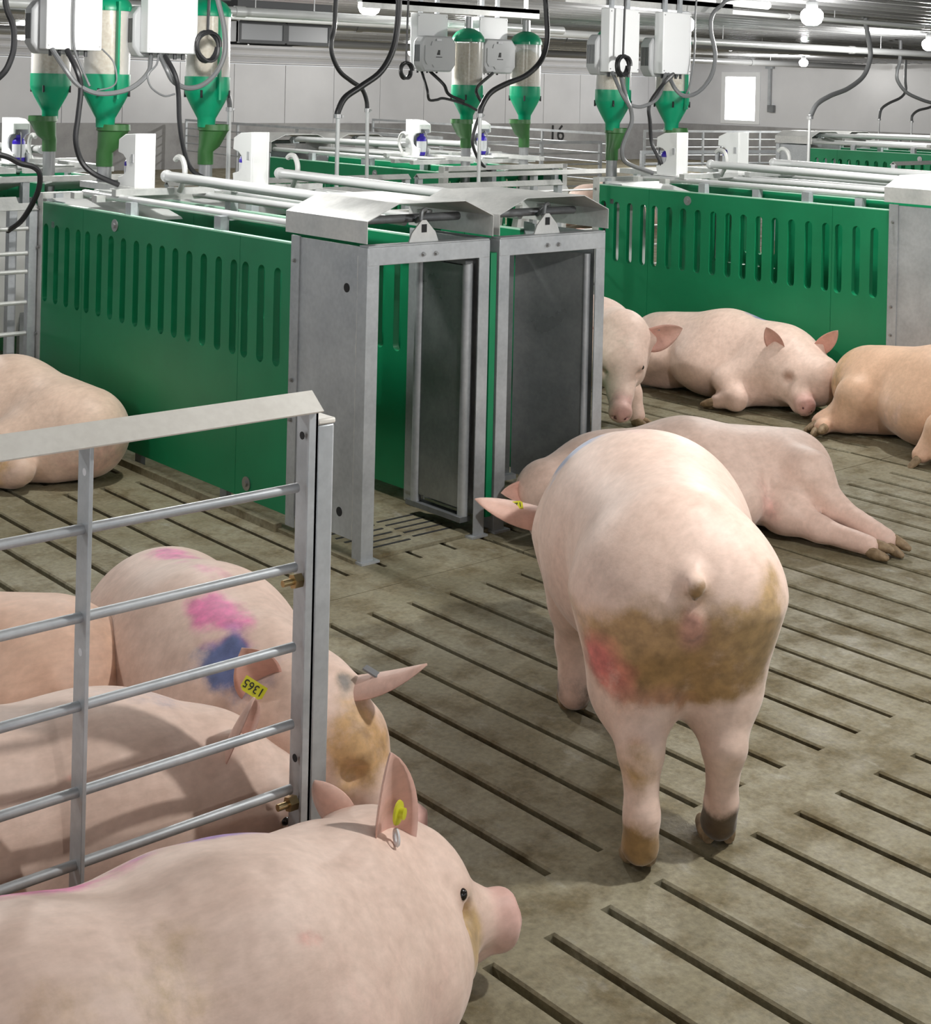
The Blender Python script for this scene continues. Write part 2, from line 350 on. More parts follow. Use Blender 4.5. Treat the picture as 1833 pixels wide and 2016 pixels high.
# ------------------------------------------------------------------ feeding stalls (pairs side by side)
SLOT_V = [2.573, 2.458, 2.345, 2.232, 2.137, 2.019, 1.907, 1.792, 1.674, 1.559, 1.448, 1.336, 1.222, 1.106, .99, .876, .791, .677, .564]
ZB, ZT, SB, ST = .065, 1.088, .612, .990
def board_mesh(v0, v1, slots, th=.03, hw=.025):
    mb = MB(); ed = [v0] + [(a+b)/2 for a, b in zip(slots, slots[1:])] + [v1]
    n = 6
    for a, b, c in zip(ed, ed[1:], slots):
        lo = [(c - hw*math.sin(PI/2*k/n), SB + hw - hw*math.cos(PI/2*k/n)) for k in range(n+1)] + [(c - hw*math.cos(PI/2*k/n), ST - hw + hw*math.sin(PI/2*k/n)) for k in range(n+1)]
        ro = [(2*c - p[0], p[1]) for p in lo]
        for sgn, x in ((1, 0), (-1, th)):
            L = [(a, ZB), (c, ZB)] + lo + [(c, ZT), (a, ZT)]; R = [(b, ZB), (c, ZB)] + ro + [(c, ZT), (b, ZT)]
            for poly, s2 in ((L, 1), (R, -1)):
                q = [(x, p[0], p[1]) for p in poly]; k = list(range(len(q)))
                mb.add(q, [k if sgn*s2 > 0 else k[::-1]])
        hole = lo + ro[::-1][1:-1]
        m_ = len(hole); mb.add([(0, *p) for p in hole] + [(th, *p) for p in hole], [(i, (i+1) % m_, m_+(i+1) % m_, m_+i) for i in range(m_)])
    mb.add([(0,v0,ZB),(th,v0,ZB),(th,v0,ZT),(0,v0,ZT),(0,v1,ZB),(th,v1,ZB),(th,v1,ZT),(0,v1,ZT)], [(0,1,2,3),(7,6,5,4),(0,4,5,1),(3,2,6,7)])
    return mb.mesh('board', False)
sv = sorted(SLOT_V)
e = .0012
BOARDS = [board_mesh(.47, .8335 - e, sv[0:3]), board_mesh(.8335 + e, 2.185 - e, sv[3:15]), board_mesh(2.185 + e, 2.615, sv[15:19])]
for bm_ in BOARDS: bm_.materials.append(MT['green_plastic'])
def bolt_at(t, p, axis, r=.009, m_='bolt'):
    p = Vector(p); d = Vector(axis)
    return MB().cyl(p, p + d*.004, r*1.5, n=10).cyl(p + d*.004, p + d*.012, r, n=6).build('bolt', m_, t)
WST = .575
def stall_pair(name, label, ox, oy, rz=0, doors=True):
    t = thing(name, label, 'feeding stall', (ox, oy, 0), rz)
    # green side panels, three boards each
    for u in (.0, .588, 1.175):
        p = link('side_panel', None, t)
        for bm_ in BOARDS: q = link('board', bm_, p); q.location = (u, 0, 0)
        MB().box(u+.001, u+.029, .47, 2.615, ZT, ZT+.006).build('panel_top_edge', 'green_edge', p)
        for v in (.9, 1.6, 2.4): MB().box(u+.004, u+.026, v, v+.05, 0, ZB).build('panel_foot', 'galv_dark', p)
    for u, n_ in ((-.001, -1), (1.206, 1)):
        for v, z in ((1.872, 1.04), (.747, .125)):
            w_ = MB().cyl((u, v, z), (u + n_*.004, v, z), .028, n=20).cyl((u + n_*.004, v, z), (u + n_*.012, v, z), .013, n=6).build('washer_bolt', 'bolt', t)
    MB().box(.588, .618, .0, .468, ZB, 1.07).build('divider_board', 'green_plastic', t, .002)
    # entry end: side sheets with angle posts, front frames, headers
    for u0 in (0, .63):
        u1 = u0 + WST; fr = link('entry_frame', None, t)
        MB().sheet([(u0+.05, .0), (u0, .0), (u0, .05)], -.004, 'z', 0, 1.12).build('corner_post', 'galv', fr)
        MB().sheet([(u1, .05), (u1, .0), (u1-.05, .0)], -.004, 'z', 0, 1.12).build('corner_post', 'galv', fr)
        MB().box(u0+.004, u0+.008, .05, .47, .07, 1.12).build('side_sheet', 'galv', fr)
        MB().box(u1-.008, u1-.004, .05, .47, .07, 1.12).build('side_sheet', 'galv', fr)
        MB().box(u0-.002, u0+.004, .42, .475, .03, 1.125).build('sheet_flange', 'galv', fr)
        MB().box(u1-.004, u1+.002, .42, .475, .03, 1.125).build('sheet_flange', 'galv', fr)
        MB().box(u0, u1, -.004, .0, 1.055, 1.12).box(u0, u1, -.004, .05, 1.12, 1.126).build('header_bar', 'galv', fr, .002)
        MB().box(u0-.01, u0+.07, -.02, .06, 0, .008).box(u1-.07, u1+.01, -.02, .06, 0, .008).build('foot_plate', 'galv', fr)
        for du in (.25, .31): bolt_at(fr, (u0+du, -.004, 1.085), (0,-1,0), .006)
        for z in (1.05, .6, .45): bolt_at(fr, (u0-.002 if u0 == 0 else u1+.002, .45, z - .02), (-1 if u0 == 0 else 1, 0, 0), .006)
        # roof cover, a folded sheet open at the front
        cz, top = 1.215, 1.275
        cv = MB().sheet([(u0-.012, 1.135), (u0-.012, cz), (u0+.13, top), (u0+WST-.13, top), (u1+.012, cz), (u1+.012, 1.135)], .003, 'y', -.01, .50).build('roof_cover', 'galv_bright', t)  # paler than the frames, light from above put into the tone
        # latch plate and hook
        MB().prism([(u0+.21, 1.125), (u0+.35, 1.125), (u0+.335, 1.16), (u0+.29, 1.205), (u0+.27, 1.205), (u0+.225, 1.16)], 'y', .03, .036).build('latch_plate', 'galv_bright', t)
        MB().box(u0+.268, u0+.292, .0285, .0295, 1.16, 1.19).build('latch_hole', 'hole', t)
        MB().tube(smooth_path([(u0+.28, .05, 1.2), (u0+.285, .05, 1.235), (u0+.31, .06, 1.24), (u0+.32, .09, 1.22), (u0+.33, .14, 1.19), (u0+.40, .2, 1.19)]), .008, 8).build('latch_hook', 'galv_dark', t)
        MB().cyl((u0+.02, .16, 1.20), (u1-.02, .16, 1.20), .016, n=10).build('pivot_rod', 'galv_dark', t)
        MB().cyl((u0+.42, .2, 1.13), (u0+.42, .2, 1.22), .012, n=10).cyl((u0+.42, .2, 1.215), (u0+.42, .2, 1.225), .03, n=12).build('pivot_pin', 'galv_bright', t)
        # doors
        if doors:
            if u0 == 0:
                d = link('entry_door', None, t)
                MB().cyl((u1-.05, .06, .07), (u1-.05, .06, 1.03), .021, n=14).build('hinge_tube', 'galv', d)
                MB().cyl((u1-.06, .33, .07), (u1-.06, .33, 1.03), .021, n=14).build('hinge_tube', 'galv', d)
                MB().box(u1-.066, u1-.062, .07, .32, .10, 1.02).build('door_sheet', 'stainless', d)
                MB().box(u1-.05, u1-.046, .30, .36, .09, 1.03).build('door_edge', 'galv_dark', d)
                MB().bar((u1-.055, .04, .06), (u1-.055, .37, .06), .05, .02).build('door_rail', 'galv_dark', d); MB().bar((u1-.055, .04, 1.035), (u1-.055, .37, 1.035), .05, .015).build('door_rail', 'galv_dark', d)
            else:
                d = link('entry_door', None, t)
                MB().bar((u0+.20, .37, .57), (u0+.40, .35, .57), .008, .95).build('door_sheet', 'stainless', d)
                MB().cyl((u0+.20, .37, .07), (u0+.20, .37, 1.03), .012, n=12).build('hinge_tube', 'galv_dark', d)
                MB().bar((u0+.19, .35, .085), (u0+.41, .33, .085), .03, .02).build('door_rail', 'galv', d)
                d2 = link('entry_door', None, t)
                pts = [(u0+.41 + .125*(k/8)**.7, .35 - .29*k/8) for k in range(9)]
                MB().sheet([(p[0], p[1]) for p in pts], .004, 'z', .09, 1.03).build('door_sheet', 'stainless', d2)
                MB().cyl((u1-.04, .055, .07), (u1-.04, .055, 1.03), .014, n=12).build('hinge_tube', 'galv', d2)
        # rails and the tie rod along the top of each stall
        for du in (.06, WST-.06):
            MB().cyl((u0+du, .44, 1.155), (u0+du, 2.3, 1.155), .017, n=10).build('top_rail', 'pipe_white', t)
        MB().cyl((u0+.30, .40, 1.235), (u0+.30, 1.95, 1.25), .024, n=12).sphere((u0+.30, 1.95, 1.25), .03).build('tie_rod', 'pipe_white', t)
        MB().cyl((u0+.30, .36, 1.225), (u0+.30, .45, 1.235), .014).box(u0+.27, u0+.33, .40, .44, 1.20, 1.25).build('rod_clevis', 'galv', t)
        for v in (1.0, 1.75): 
            MB().box(u0+.01, u0+.05, v, v+.05, 1.05, 1.15).build('rail_bracket', 'galv', t); MB().box(u0+WST-.05, u0+WST-.01, v, v+.05, 1.05, 1.15).build('rail_bracket', 'galv', t)
        MB().bar((u0+.03, 1.95, 1.18), (u1-.03, 1.95, 1.18), .04, .03).build('cross_bar', 'galv_bright', t)
        # hook shaped lever
        pts = [(1.98 + .02*math.cos(a)*2.2, 1.33 + .05*math.sin(a)) for a in [PI*k/8 for k in range(9)]]
        MB().tube(smooth_path([(u0+.34, 1.90, 1.18), (u0+.34, 1.86, 1.25), (u0+.34, 1.86, 1.30), (u0+.34, 1.885, 1.335), (u0+.34, 1.92, 1.34), (u0+.34, 1.945, 1.325)]), .013, 8).build('lever_hook', 'galv_bright', t)
        # feeding end: trough boards, cross frame
        MB().prism([(2.52, .25), (2.62, .25), (2.74, .95), (2.71, .98)], 'x', u0+.05, u1-.05).build('trough_board', 'white_plastic', t)
        MB().prism([(2.20, 1.02), (2.215, 1.03), (2.60, 1.11), (2.60, 1.095)], 'x', u0+.04, u1-.04).build('trough_hood', 'white_plastic', t)
        MB().prism([(2.45, .95), (2.50, .95), (2.56, 1.10), (2.45, 1.10)], 'x', u0+.03, u0+.036).build('gusset', 'galv', t)
        MB().box(u0+.06, u0+.10, 2.60, 2.64, .0, 1.13).build('feeder_post', 'galv', t)
        MB().bar((u0+.0, 2.08, 1.145), (u1, 2.08, 1.145), .05, .03).bar((u0, 2.30, 1.145), (u1, 2.30, 1.145), .04, .03).build('cross_bar', 'galv_bright', t)
        MB().bar((u0+.22, 2.06, 1.175), (u0+.22, 2.62, 1.175), .05, .03).build('device_rail', 'galv_bright', t)
        MB().box(u0+.10, u0+.40, 1.97, 2.28, 1.165, 1.172).build('device_plate', 'white_plastic', t)
    for u in (-.004, 1.165):
        MB().sheet([(u, 2.61), (u, 2.665), (u+.045, 2.665)] if u < 0 else [(u+.045, 2.61), (u+.045, 2.665), (u, 2.665)], .004 if u < 0 else -.004, 'z', 0, 1.135).build('rear_post', 'galv_bright', t)
        for z in (1.06, .87, .45): bolt_at(t, (u if u < 0 else u+.045, 2.64, z), (-1 if u < 0 else 1, 0, 0), .006)
    MB().bar((0, 2.645, 1.12), (1.2, 2.645, 1.12), .04, .03).build('rear_bar', 'galv_bright', t)
    MB().bar((0, 2.5, .99), (1.2, 2.5, .99), .03, .03).build('rear_bar', 'galv', t)
    # slotted concrete pad and kerb under the stall
    MB().box(-.02, 1.22, .02, 2.7, .0, .012).build('stall_pad', 'concrete_floor', t)
    for k in range(5):
        MB().box(.08, .30, .09 + k*.055, .102 + k*.055, .012, .0135).box(.33, .52, .11 + k*.055, .122 + k*.055, .012, .0135).build('drain_slot', 'hole', t)
    for u in (-.035, 1.2): MB().box(u, u+.035, .5, 2.6, 0, .03).build('kerb', 'concrete_floor', t)
    return t
A1 = stall_pair('feeding_stall', 'green-panelled double feeding stall in the left centre with two open metal entrances', 3.19, 4.19)
A2 = stall_pair('feeding_stall', 'green-panelled double feeding stall at right behind the sleeping pig', 6.9, 4.02, 0, True)
for v_, z_ in ((.125, .965), (.14, .155)):
    ho = MB().cyl((-.0005, v_, z_), (.003, v_, z_), .017, n=16).build('sheet_hole', 'hole', A1); ho.location.x = .003
rw = random.Random(3)
ws = MB().tube([(-.0015 + rw.uniform(-.001, .001), .053 + rw.uniform(-.0015, .0015), .08 + k*.0146) for k in range(70)], [.0022 + rw.uniform(-.001, .0012) for _ in range(70)], 6).build('weld_seam', 'galv_bright', A1)
def clone(src, label, ox, oy, rz):
    c = copy_tree(src); c.location = (ox, oy, 0); c.rotation_euler = (0, 0, rz); c['label'] = label; return c
clone(A1, 'distant green double feeding stall facing away behind the middle fence rails', 7.9, 10.6, PI)
clone(A1, 'green feeding stall facing away at the far left edge', 4.34, 10.6, PI)
clone(A1, 'farthest green double feeding stall at the right edge below the hanging hoses', 15.15, 10.6, PI)

# ------------------------------------------------------------------ feed hoppers
def hopper(label, x, y, level, lump=0, dz=0, side=1, stick=False):
    t = thing('feed_hopper', label, 'feed hopper', (x, y, 0), 0, 'feed hoppers over the feeding stalls')
    t.location.z = dz
    R = .114
    MB().lathe([(R-.004, 1.70), (R-.004, 2.05), (R, 2.05), (R, 1.70)], n=32).build('clear_tube', 'clear_tube', t)
    top = 1.72 + .33*level
    MB().lathe([(.0, 1.62), (.07, 1.63), (R-.010, 1.70), (R-.009, top - .04*lump)] + [((R-.009)*(1-k/5), top + (.05*lump if lump else .0)*(math.sin(PI/2*k/5))) for k in range(1, 6)], n=28).build('feed', 'feed', t)
    MB().lathe([(R+.006, 2.035), (R+.008, 2.05), (R-.0, 2.075), (R*.8, 2.105), (R*.5, 2.125), (.03, 2.135), (0, 2.137)], n=28).build('lid', 'hopper_green', t)
    lid = t.children[-1]
    for k in range(6):
        a = k*PI/3; MB().box(-.012, .012, -.006, .006, 0, .02).build('lid_tab', 'hopper_green', lid).location = (math.cos(a)*R, math.sin(a)*R, 2.035)
    MB().lathe([(R-.002, 1.72), (R+.004, 1.72), (R+.004, 1.65), (R+.001, 1.63), (R*.8, 1.58), (.056, 1.515), (.048, 1.50), (.046, 1.455), (.040, 1.455), (.044, 1.5), (R*.7, 1.58), (R-.004, 1.64)], n=32).build('cone', 'hopper_green', t)
    for k in range(4):
        a = PI/4 + k*PI/2; MB().box(-.005, .005, -.004, .004, -.02, .02).build('cone_slot', 'hole', t).location = (math.cos(a)*(R+.003), math.sin(a)*(R+.003), 1.63)
    # offset funnel
    n = 24; vs = []
    for r_, z, cx in ((.082, 1.47, -.045*side), (.084, 1.44, -.045*side), (.076, 1.435, -.045*side), (.055, 1.355, -.02*side), (.042, 1.33, 0), (.041, 1.26, 0)):
        vs += [(cx + r_*math.cos(2*PI*k/n), r_*math.sin(2*PI*k/n), z) for k in range(n)]
    fu = MB().add(vs, [(i*n+(k+1)%n, i*n+k, (i+1)*n+k, (i+1)*n+(k+1)%n) for i in range(5) for k in range(n)])
    fu.build('funnel', 'funnel_green', t)
    MB().cyl((0,0,1.27), (0,0,.78 - dz), .036, n=18).build('down_tube', 'pipe_grey', t)
    if stick: MB().bar((-.01, -R-.02, 1.60), (-.01, -R-.02, 2.08), .022, .012).build('level_rod', 'hopper_green', t)
    MB().cyl((0, 0, 2.13), (0, .0, 2.22), .03, n=12).build('inlet_pipe', 'pipe_grey', t)
    return t
hopper('feed hopper with clear tube behind the white controller box at the left edge', 3.90, 8.25, .97, 0)
hopper('second clear feed hopper from the left with a green rod, left of the coiled cable', 3.50, 6.78, .97, 0, 0, -1, True)
hopper('clear feed hopper behind the coiled cable with a green rod in front', 4.08, 6.78, .95, 0, 0, -1, True)
hopper('clear feed hopper in the middle, left of the pair, full to the lid', 7.12, 8.2, .93, 0, -.01, 1)
hopper('clear feed hopper in the middle, right of the pair, with heaped grain', 7.70, 8.2, .70, 1, -.01, 1)
hopper('feed hopper half hidden by the left white controller box near the right', 7.08, 6.70, .92, 0, -.02, -1, True)
hopper('feed hopper half hidden by the right white controller box and a lamp', 7.66, 6.70, .92, 0, -.02, -1, True)

# ------------------------------------------------------------------ feeder controllers
def controller(label, x, y, face, zb=1.83, w_=.285):
    t = thing('feeder_controller', label, 'controller', (x, y, zb), 0, 'feeder controllers hanging over the stalls')
    MB().box(0, w_, -.05, .03, 0, .40).build('cabinet', 'white_sheet', t, .006)
    s = face
    y0, y1 = (.03, .12) if s > 0 else (-.14, -.05)
    g = MB().prism([(0.0, -.02), (.25, -.02), (.29, .03), (.29, .19), (.25, .235), (0.0, .235), (-.035, .19), (-.035, .03)], 'y', y0, y1).build('control_unit', 'grey_plastic', t, .012)
    yy = y1 if s > 0 else y0
    MB().prism([(.02, .03), (.07, .03), (.085, .01), (.17, .01), (.185, .03), (.235, .03), (.255, .06), (.255, .165), (.2, .165), (.19, .195), (.065, .195), (.055, .165), (.0, .165), (.0, .06)], 'y', yy - .002 + (0 if s > 0 else -.003), yy + .002 + (.003 if s > 0 else 0)).build('front_plate', 'screen_grey' if s > 0 else 'grey_plastic', g)
    if s < 0:
        MB().prism([(.11, .10), (.135, .10), (.135, .135), (.12, .135)], 'y', yy-.008, yy-.005).box(.10, .155, yy-.008, yy-.005, .082, .087).build('maker_mark', 'black_print', g)
        MB().box(.105, .15, yy-.007, yy-.004, .2, .215).build('status_label', 'paper_label', g)
    sl = MB()
    for k in range(6): sl.box(-.0365, -.034, y0 + .015 + k*.011, y0 + .02 + k*.011, .05, .17)
    sl.build('side_vents', 'dark_plastic', g)
    for k in range(5): MB().cyl((.04 + .045*k, -.01, -.03), (.04 + .045*k, -.01, .0), .009, n=8).build('cable_gland', 'dark_plastic', t)
    for k, xx in enumerate((.012, w_-.012)):
        for z in (.02, .38): MB().cyl((xx, -.054, z), (xx, -.05, z), .004, n=8).build('screw', 'bolt', t)
    MB().box(.05, .08, -.01, .01, .40, CEIL - zb).box(w_-.08, w_-.05, -.01, .01, .40, CEIL - zb).build('hanger', 'galv', t)
    return t
controller('white controller cabinet at the top left in front of two hoppers', 3.07, 6.6, 1)
controller('white controller cabinet left of the coiled cable at the top left', 3.60, 6.6, 1, 1.83, .28)
controller('grey controller cut off by the left edge at the top', 2.56, 6.75, 1, 1.83)
controller('grey-faced controller left of the middle hoppers, facing the camera', 6.68, 8.30, -1, 1.82)
controller('grey-faced controller half hidden between the two middle hoppers', 7.27, 8.30, -1, 1.82)
controller('tall white controller cabinet with coiled black cable near the right', 6.72, 6.45, 1, 1.81, .275)
controller('tall white controller cabinet beside the small lamp near the right', 7.22, 6.45, 1, 1.81, .275)

# ------------------------------------------------------------------ marking devices with blue bottles
def marker(label, x, y, rz, z=1.175):
    t = thing('marking_device', label, 'marking device', (x, y, z), rz, 'white marking devices on the stalls')
    prof = [(0, 0), (.16, 0), (.17, .055), (.12, .065), (.092, .085), (.085, .115), (.092, .145), (.12, .165), (.17, .175), (.165, .235), (.10, .262), (.0, .268)]
    MB().prism(prof, 'x', 0, .012).build('side_cheek', 'white_plastic', t, .003)
    MB().prism(prof, 'x', .095, .107).build('side_cheek', 'white_plastic', t, .003)
    MB().box(.012, .095, 0, .014, .0, .268).build('back_plate', 'white_plastic', t, .003)
    MB().prism([(0.014, .2), (.165, .2), (.165, .235), (.10, .262), (.014, .268)], 'x', .012, .095).build('top_housing', 'white_plastic', t)
    b_ = MB().lathe([(.0, .002), (.036, .004), (.038, .02), (.038, .125), (.03, .14), (.016, .15), (.016, .165), (.0, .166)], .053, .125, n=20).build('bottle', 'blue_bottle', t)
    MB().lathe([(.0386, .03), (.0386, .11)], .053, .125, n=20).build('bottle_label', 'paper_label', b_)
    MB().tube(smooth_path([(.053, .125, .165), (.07, .19, .18), (.08, .22, .12), (.08, .22, .05), (.07, .19, .0)]), .004, 6).build('spray_hose', 'grey_hose', t)
    MB().box(-.03, .14, -.03, .19, -.012, 0).build('base_plate', 'white_plastic', t, .003)
    MB().box(-.004, .0, .015, .035, .13, .17).build('switch', 'grey_plastic', t)
    return t
marker('white marking device on the near stall, left of the pair', 3.40, 6.28, 0)
marker('white marking device on the near stall beside the curved hook lever', 4.04, 6.28, 0, 1.18)
marker('white marking device with blue bottle behind the left hopper funnel', 3.90, 8.68, PI, 1.18)
marker('white marking device with blue bottle left of the middle hopper tubes', 7.06, 8.70, PI)
marker('white marking device with blue bottle between the middle hopper tubes', 7.66, 8.70, PI)
marker('white marking device on the right stall, left of the pair', 7.03, 6.1, 0)
marker('white marking device on the right stall, right of the pair', 7.63, 6.1, 0)

# ------------------------------------------------------------------ hoses, cables
HOSES = [
('H1', [(5.51, 7.0, 2.36), (5.52, 7.0, 2.15), (5.49, 7.0, 1.93), (5.4, 7.0, 1.78), (5.26, 7.0, 1.69), (5.14, 7.0, 1.62), (5.09, 7.0, 1.54), (5.09, 7.0, 1.51)], (5.09, 7.0, 1.05), 'thick black hose dropping beside the top lamp onto a steel pipe', .019),
('H2', [(5.60, 7.75, 2.30), (5.59, 7.75, 2.06), (5.57, 7.75, 1.97), (5.58, 7.75, 1.88), (5.64, 7.75, 1.78), (5.73, 7.75, 1.72), (5.82, 7.75, 1.67), (5.86, 7.75, 1.6), (5.87, 7.75, 1.53)], (5.88, 7.75, 1.0), 'thinner dark hose crossing behind the thick hose left of centre', .015),
('H3', [(6.72, 7.0, 2.41), (6.75, 7.0, 2.18), (6.76, 7.0, 2.01), (6.71, 7.0, 1.88), (6.58, 7.0, 1.78), (6.4, 7.0, 1.72), (6.27, 7.0, 1.66), (6.2, 7.0, 1.57), (6.19, 7.0, 1.52)], (6.19, 7.0, .95), 'thick black hose sweeping in front of the middle hoppers', .018),
('H4', [(11.83, 8.0, 2.42), (11.83, 8.0, 2.36), (11.89, 8.0, 2.19), (11.91, 8.0, 2.05), (11.81, 8.0, 1.88), (11.57, 8.0, 1.76), (11.3, 8.0, 1.69), (11.1, 8.0, 1.61), (11.0, 8.0, 1.49)], (10.99, 8.0, .9), 'grey hose dropping from the ceiling at right onto a steel pipe', .022),
('H5', [(16.28, 10.5, 2.4), (16.28, 10.5, 2.15), (16.22, 10.5, 2.01), (16.24, 10.5, 1.89), (16.44, 10.5, 1.75), (16.79, 10.5, 1.66), (17.21, 10.5, 1.58), (17.41, 10.5, 1.41)], (17.42, 10.5, 1.0), 'grey hose dropping from the ceiling by the right edge', .022),
('H6', [(19.53, 12.5, 2.4), (19.53, 12.5, 1.96), (19.55, 12.5, 1.79), (19.42, 12.5, 1.68), (19.11, 12.5, 1.59), (18.92, 12.5, 1.5), (18.87, 12.5, 1.35)], (18.87, 12.5, .9), 'far thin hose dropping in front of the glossy end wall', .02),
('H7', [(20.6, 12.5, 2.4), (20.55, 12.5, 1.8), (20.46, 12.5, 1.63), (20.21, 12.5, 1.54), (19.9, 12.5, 1.49), (19.74, 12.5, 1.41), (19.73, 12.5, 1.32)], (19.72, 12.5, .9), 'farthest thin hose at the right edge over the last stall', .02),
('H8', [(4.30, 7.2, 2.3), (4.34, 7.2, 2.0), (4.38, 7.2, 1.81), (4.42, 7.2, 1.7), (4.46, 7.2, 1.64), (4.48, 7.2, 1.58), (4.48, 7.2, 1.54)], (4.48, 7.2, 1.05), 'grey hose and pipe right of the hopper with the coiled cable', .015)]
for n_, pts, end, lab, r in HOSES:
    t = thing('drop_hose', lab, 'hose', end, 0, 'drop hoses feeding the drinkers'); o = Vector(end)
    q = [Vector(p) - o for p in pts]
    MB().tube(smooth_path(q), r, 10).build('hose', 'rubber' if n_ in ('H1', 'H2', 'H3') else 'grey_hose', t)
    e_ = q[-1]
    MB().cyl((0, 0, 0), (e_.x, e_.y, e_.z + .03), .0125, n=10).build('steel_pipe', 'pipe_white', t)
    MB().cyl((e_.x, e_.y, e_.z - .012), (e_.x, e_.y, e_.z + .012), r*1.35, n=12).box(e_.x + r, e_.x + r + .018, e_.y - .006, e_.y + .006, e_.z - .006, e_.z + .006).build('hose_clamp', 'bolt', t)
CABLES = [
([(3.16, 6.52, 1.83), (3.18, 6.45, 1.73), (3.2, 6.45, 1.65), (3.19, 6.45, 1.52), (3.18, 6.45, 1.41), (3.21, 6.45, 1.31), (3.26, 6.42, 1.25), (3.38, 6.4, 1.195)], .013, 'rubber', 'black cable hanging from the left controller down to the left marking device'),
([(3.68, 6.52, 1.82), (3.7, 6.45, 1.72), (3.72, 6.45, 1.63), (3.73, 6.45, 1.49), (3.76, 6.45, 1.35), (3.81, 6.45, 1.25), (3.92, 6.42, 1.19)], .012, 'rubber', 'black cable hanging from the second controller to the stall by the hook lever'),
([(6.80, 6.38, 1.81), (6.78, 6.3, 1.64), (6.82, 6.3, 1.58), (6.83, 6.3, 1.5), (6.78, 6.3, 1.41), (6.75, 6.3, 1.33), (6.79, 6.3, 1.25), (6.98, 6.25, 1.185)], .014, 'grey_hose', 'dark cable hanging in front of the left hopper of the right stall'),
([(7.30, 6.38, 1.81), (7.10, 6.3, 1.73), (6.99, 6.3, 1.61), (7.0, 6.3, 1.5), (7.02, 6.3, 1.37), (7.03, 6.25, 1.28), (7.05, 6.22, 1.20)], .012, 'rubber', 'black cable running down to the left device on the right stall'),
([(7.32, 8.15, 1.80), (6.99, 7.95, 1.68), (7.01, 7.9, 1.56), (6.95, 7.9, 1.43), (6.92, 7.9, 1.31), (6.97, 7.9, 1.2), (7.09, 7.95, 1.12), (7.2, 8.0, 1.09)], .012, 'rubber', 'black cable hanging left of the middle funnel'),
([(6.72, 8.24, 1.80), (6.66, 8.1, 1.67), (6.68, 8.1, 1.6), (6.75, 8.1, 1.6), (6.82, 8.1, 1.61), (6.98, 8.05, 1.57), (7.1, 8.07, 1.53)], .010, 'rubber', 'black cable looping under the grey-faced controller to the hopper cone'),
([(6.80, 8.24, 1.80), (6.81, 8.1, 1.71), (6.86, 8.1, 1.64), (6.98, 8.07, 1.59)], .012, 'rubber', 'short black cable bundle under the grey-faced controller'),
([(2.79, 6.5, 1.35), (2.87, 6.5, 1.33), (2.93, 6.5, 1.3), (3.0, 6.5, 1.28), (3.03, 6.5, 1.24), (3.04, 6.55, 1.15), (3.04, 6.7, 1.02), (3.05, 6.88, .95)], .013, 'rubber', 'black cable entering at the left edge above the near fence'),
([(3.10, 6.55, 1.83), (3.12, 6.47, 1.75), (3.18, 6.45, 1.67), (3.27, 6.45, 1.63), (3.37, 6.45, 1.63), (3.47, 6.45, 1.66), (3.56, 6.47, 1.73), (3.63, 6.57, 1.81)], .012, 'grey_hose', 'grey conduit slung between the two controllers at the left'),
([(3.68, 6.57, 1.82), (3.68, 6.5, 1.75), (3.72, 6.5, 1.69), (3.8, 6.5, 1.66), (3.89, 6.5, 1.68), (3.97, 6.5, 1.75), (4.01, 6.5, 1.85), (4.0, 6.5, 1.98), (3.95, 6.5, 2.16), (3.92, 6.5, 2.42)], .013, 'grey_hose', 'grey conduit looping from the second controller up to the ceiling'),
([(6.75, 6.40, 1.81), (6.74, 6.3, 1.67), (6.81, 6.3, 1.61), (6.93, 6.3, 1.6), (7.07, 6.3, 1.66), (7.25, 6.40, 1.81)], .012, 'grey_hose', 'grey conduit slung between the two white cabinets near the right'),
([(7.27, 6.40, 1.81), (7.26, 6.32, 1.71), (7.33, 6.3, 1.67), (7.46, 6.3, 1.7), (7.58, 6.3, 1.8), (7.62, 6.3, 1.94), (7.57, 6.3, 2.1), (7.58, 6.3, 2.2), (7.67, 6.3, 2.27), (7.83, 6.3, 2.33), (8.6, 6.3, 2.38)], .014, 'grey_hose', 'grey conduit curving up to the ceiling beside the right hopper'),
([(2.83, 6.5, 2.42), (2.84, 6.5, 2.1), (2.85, 6.5, 2.01), (2.88, 6.5, 1.94), (2.89, 6.5, 1.87), (2.88, 6.5, 1.79), (2.84, 6.5, 1.71), (2.78, 6.55, 1.67), (2.68, 6.66, 1.74), (2.65, 6.7, 1.82)], .015, 'rubber', 'dark hose arching at the top left corner'),
([(3.35, 6.54, 1.84), (3.39, 6.5, 1.78), (3.40, 6.48, 1.70), (3.36, 6.45, 1.66), (3.28, 6.45, 1.64)], .004, 'grey_hose', 'thin wire looping below the left controller'),
([(3.20, 6.53, 2.4), (3.20, 6.53, 2.2), (3.195, 6.53, 2.0), (3.20, 6.53, 1.85), (3.22, 6.5, 1.76), (3.25, 6.46, 1.66)], .006, 'grey_hose', 'thin grey wire running down across the left controller'),
([(3.66, 6.55, 1.82), (3.6, 6.46, 1.77), (3.55, 6.45, 1.72), (3.57, 6.45, 1.66), (3.64, 6.45, 1.62), (3.70, 6.45, 1.63)], .005, 'grey_hose', 'thin wire loop below the second controller'),
([(7.50, 6.36, 2.38), (7.48, 6.36, 2.2), (7.47, 6.35, 1.95), (7.42, 6.34, 1.75), (7.36, 6.33, 1.66)], .006, 'grey_hose', 'thin grey wire in front of the rightmost hopper')]
for pts, r, m_, lab in CABLES:
    o = Vector(pts[0]); c_ = MB().tube(smooth_path([Vector(p) - o for p in pts]), r, 8).build('cable', m_); c_.location = o
    tag(c_, lab, 'cable')
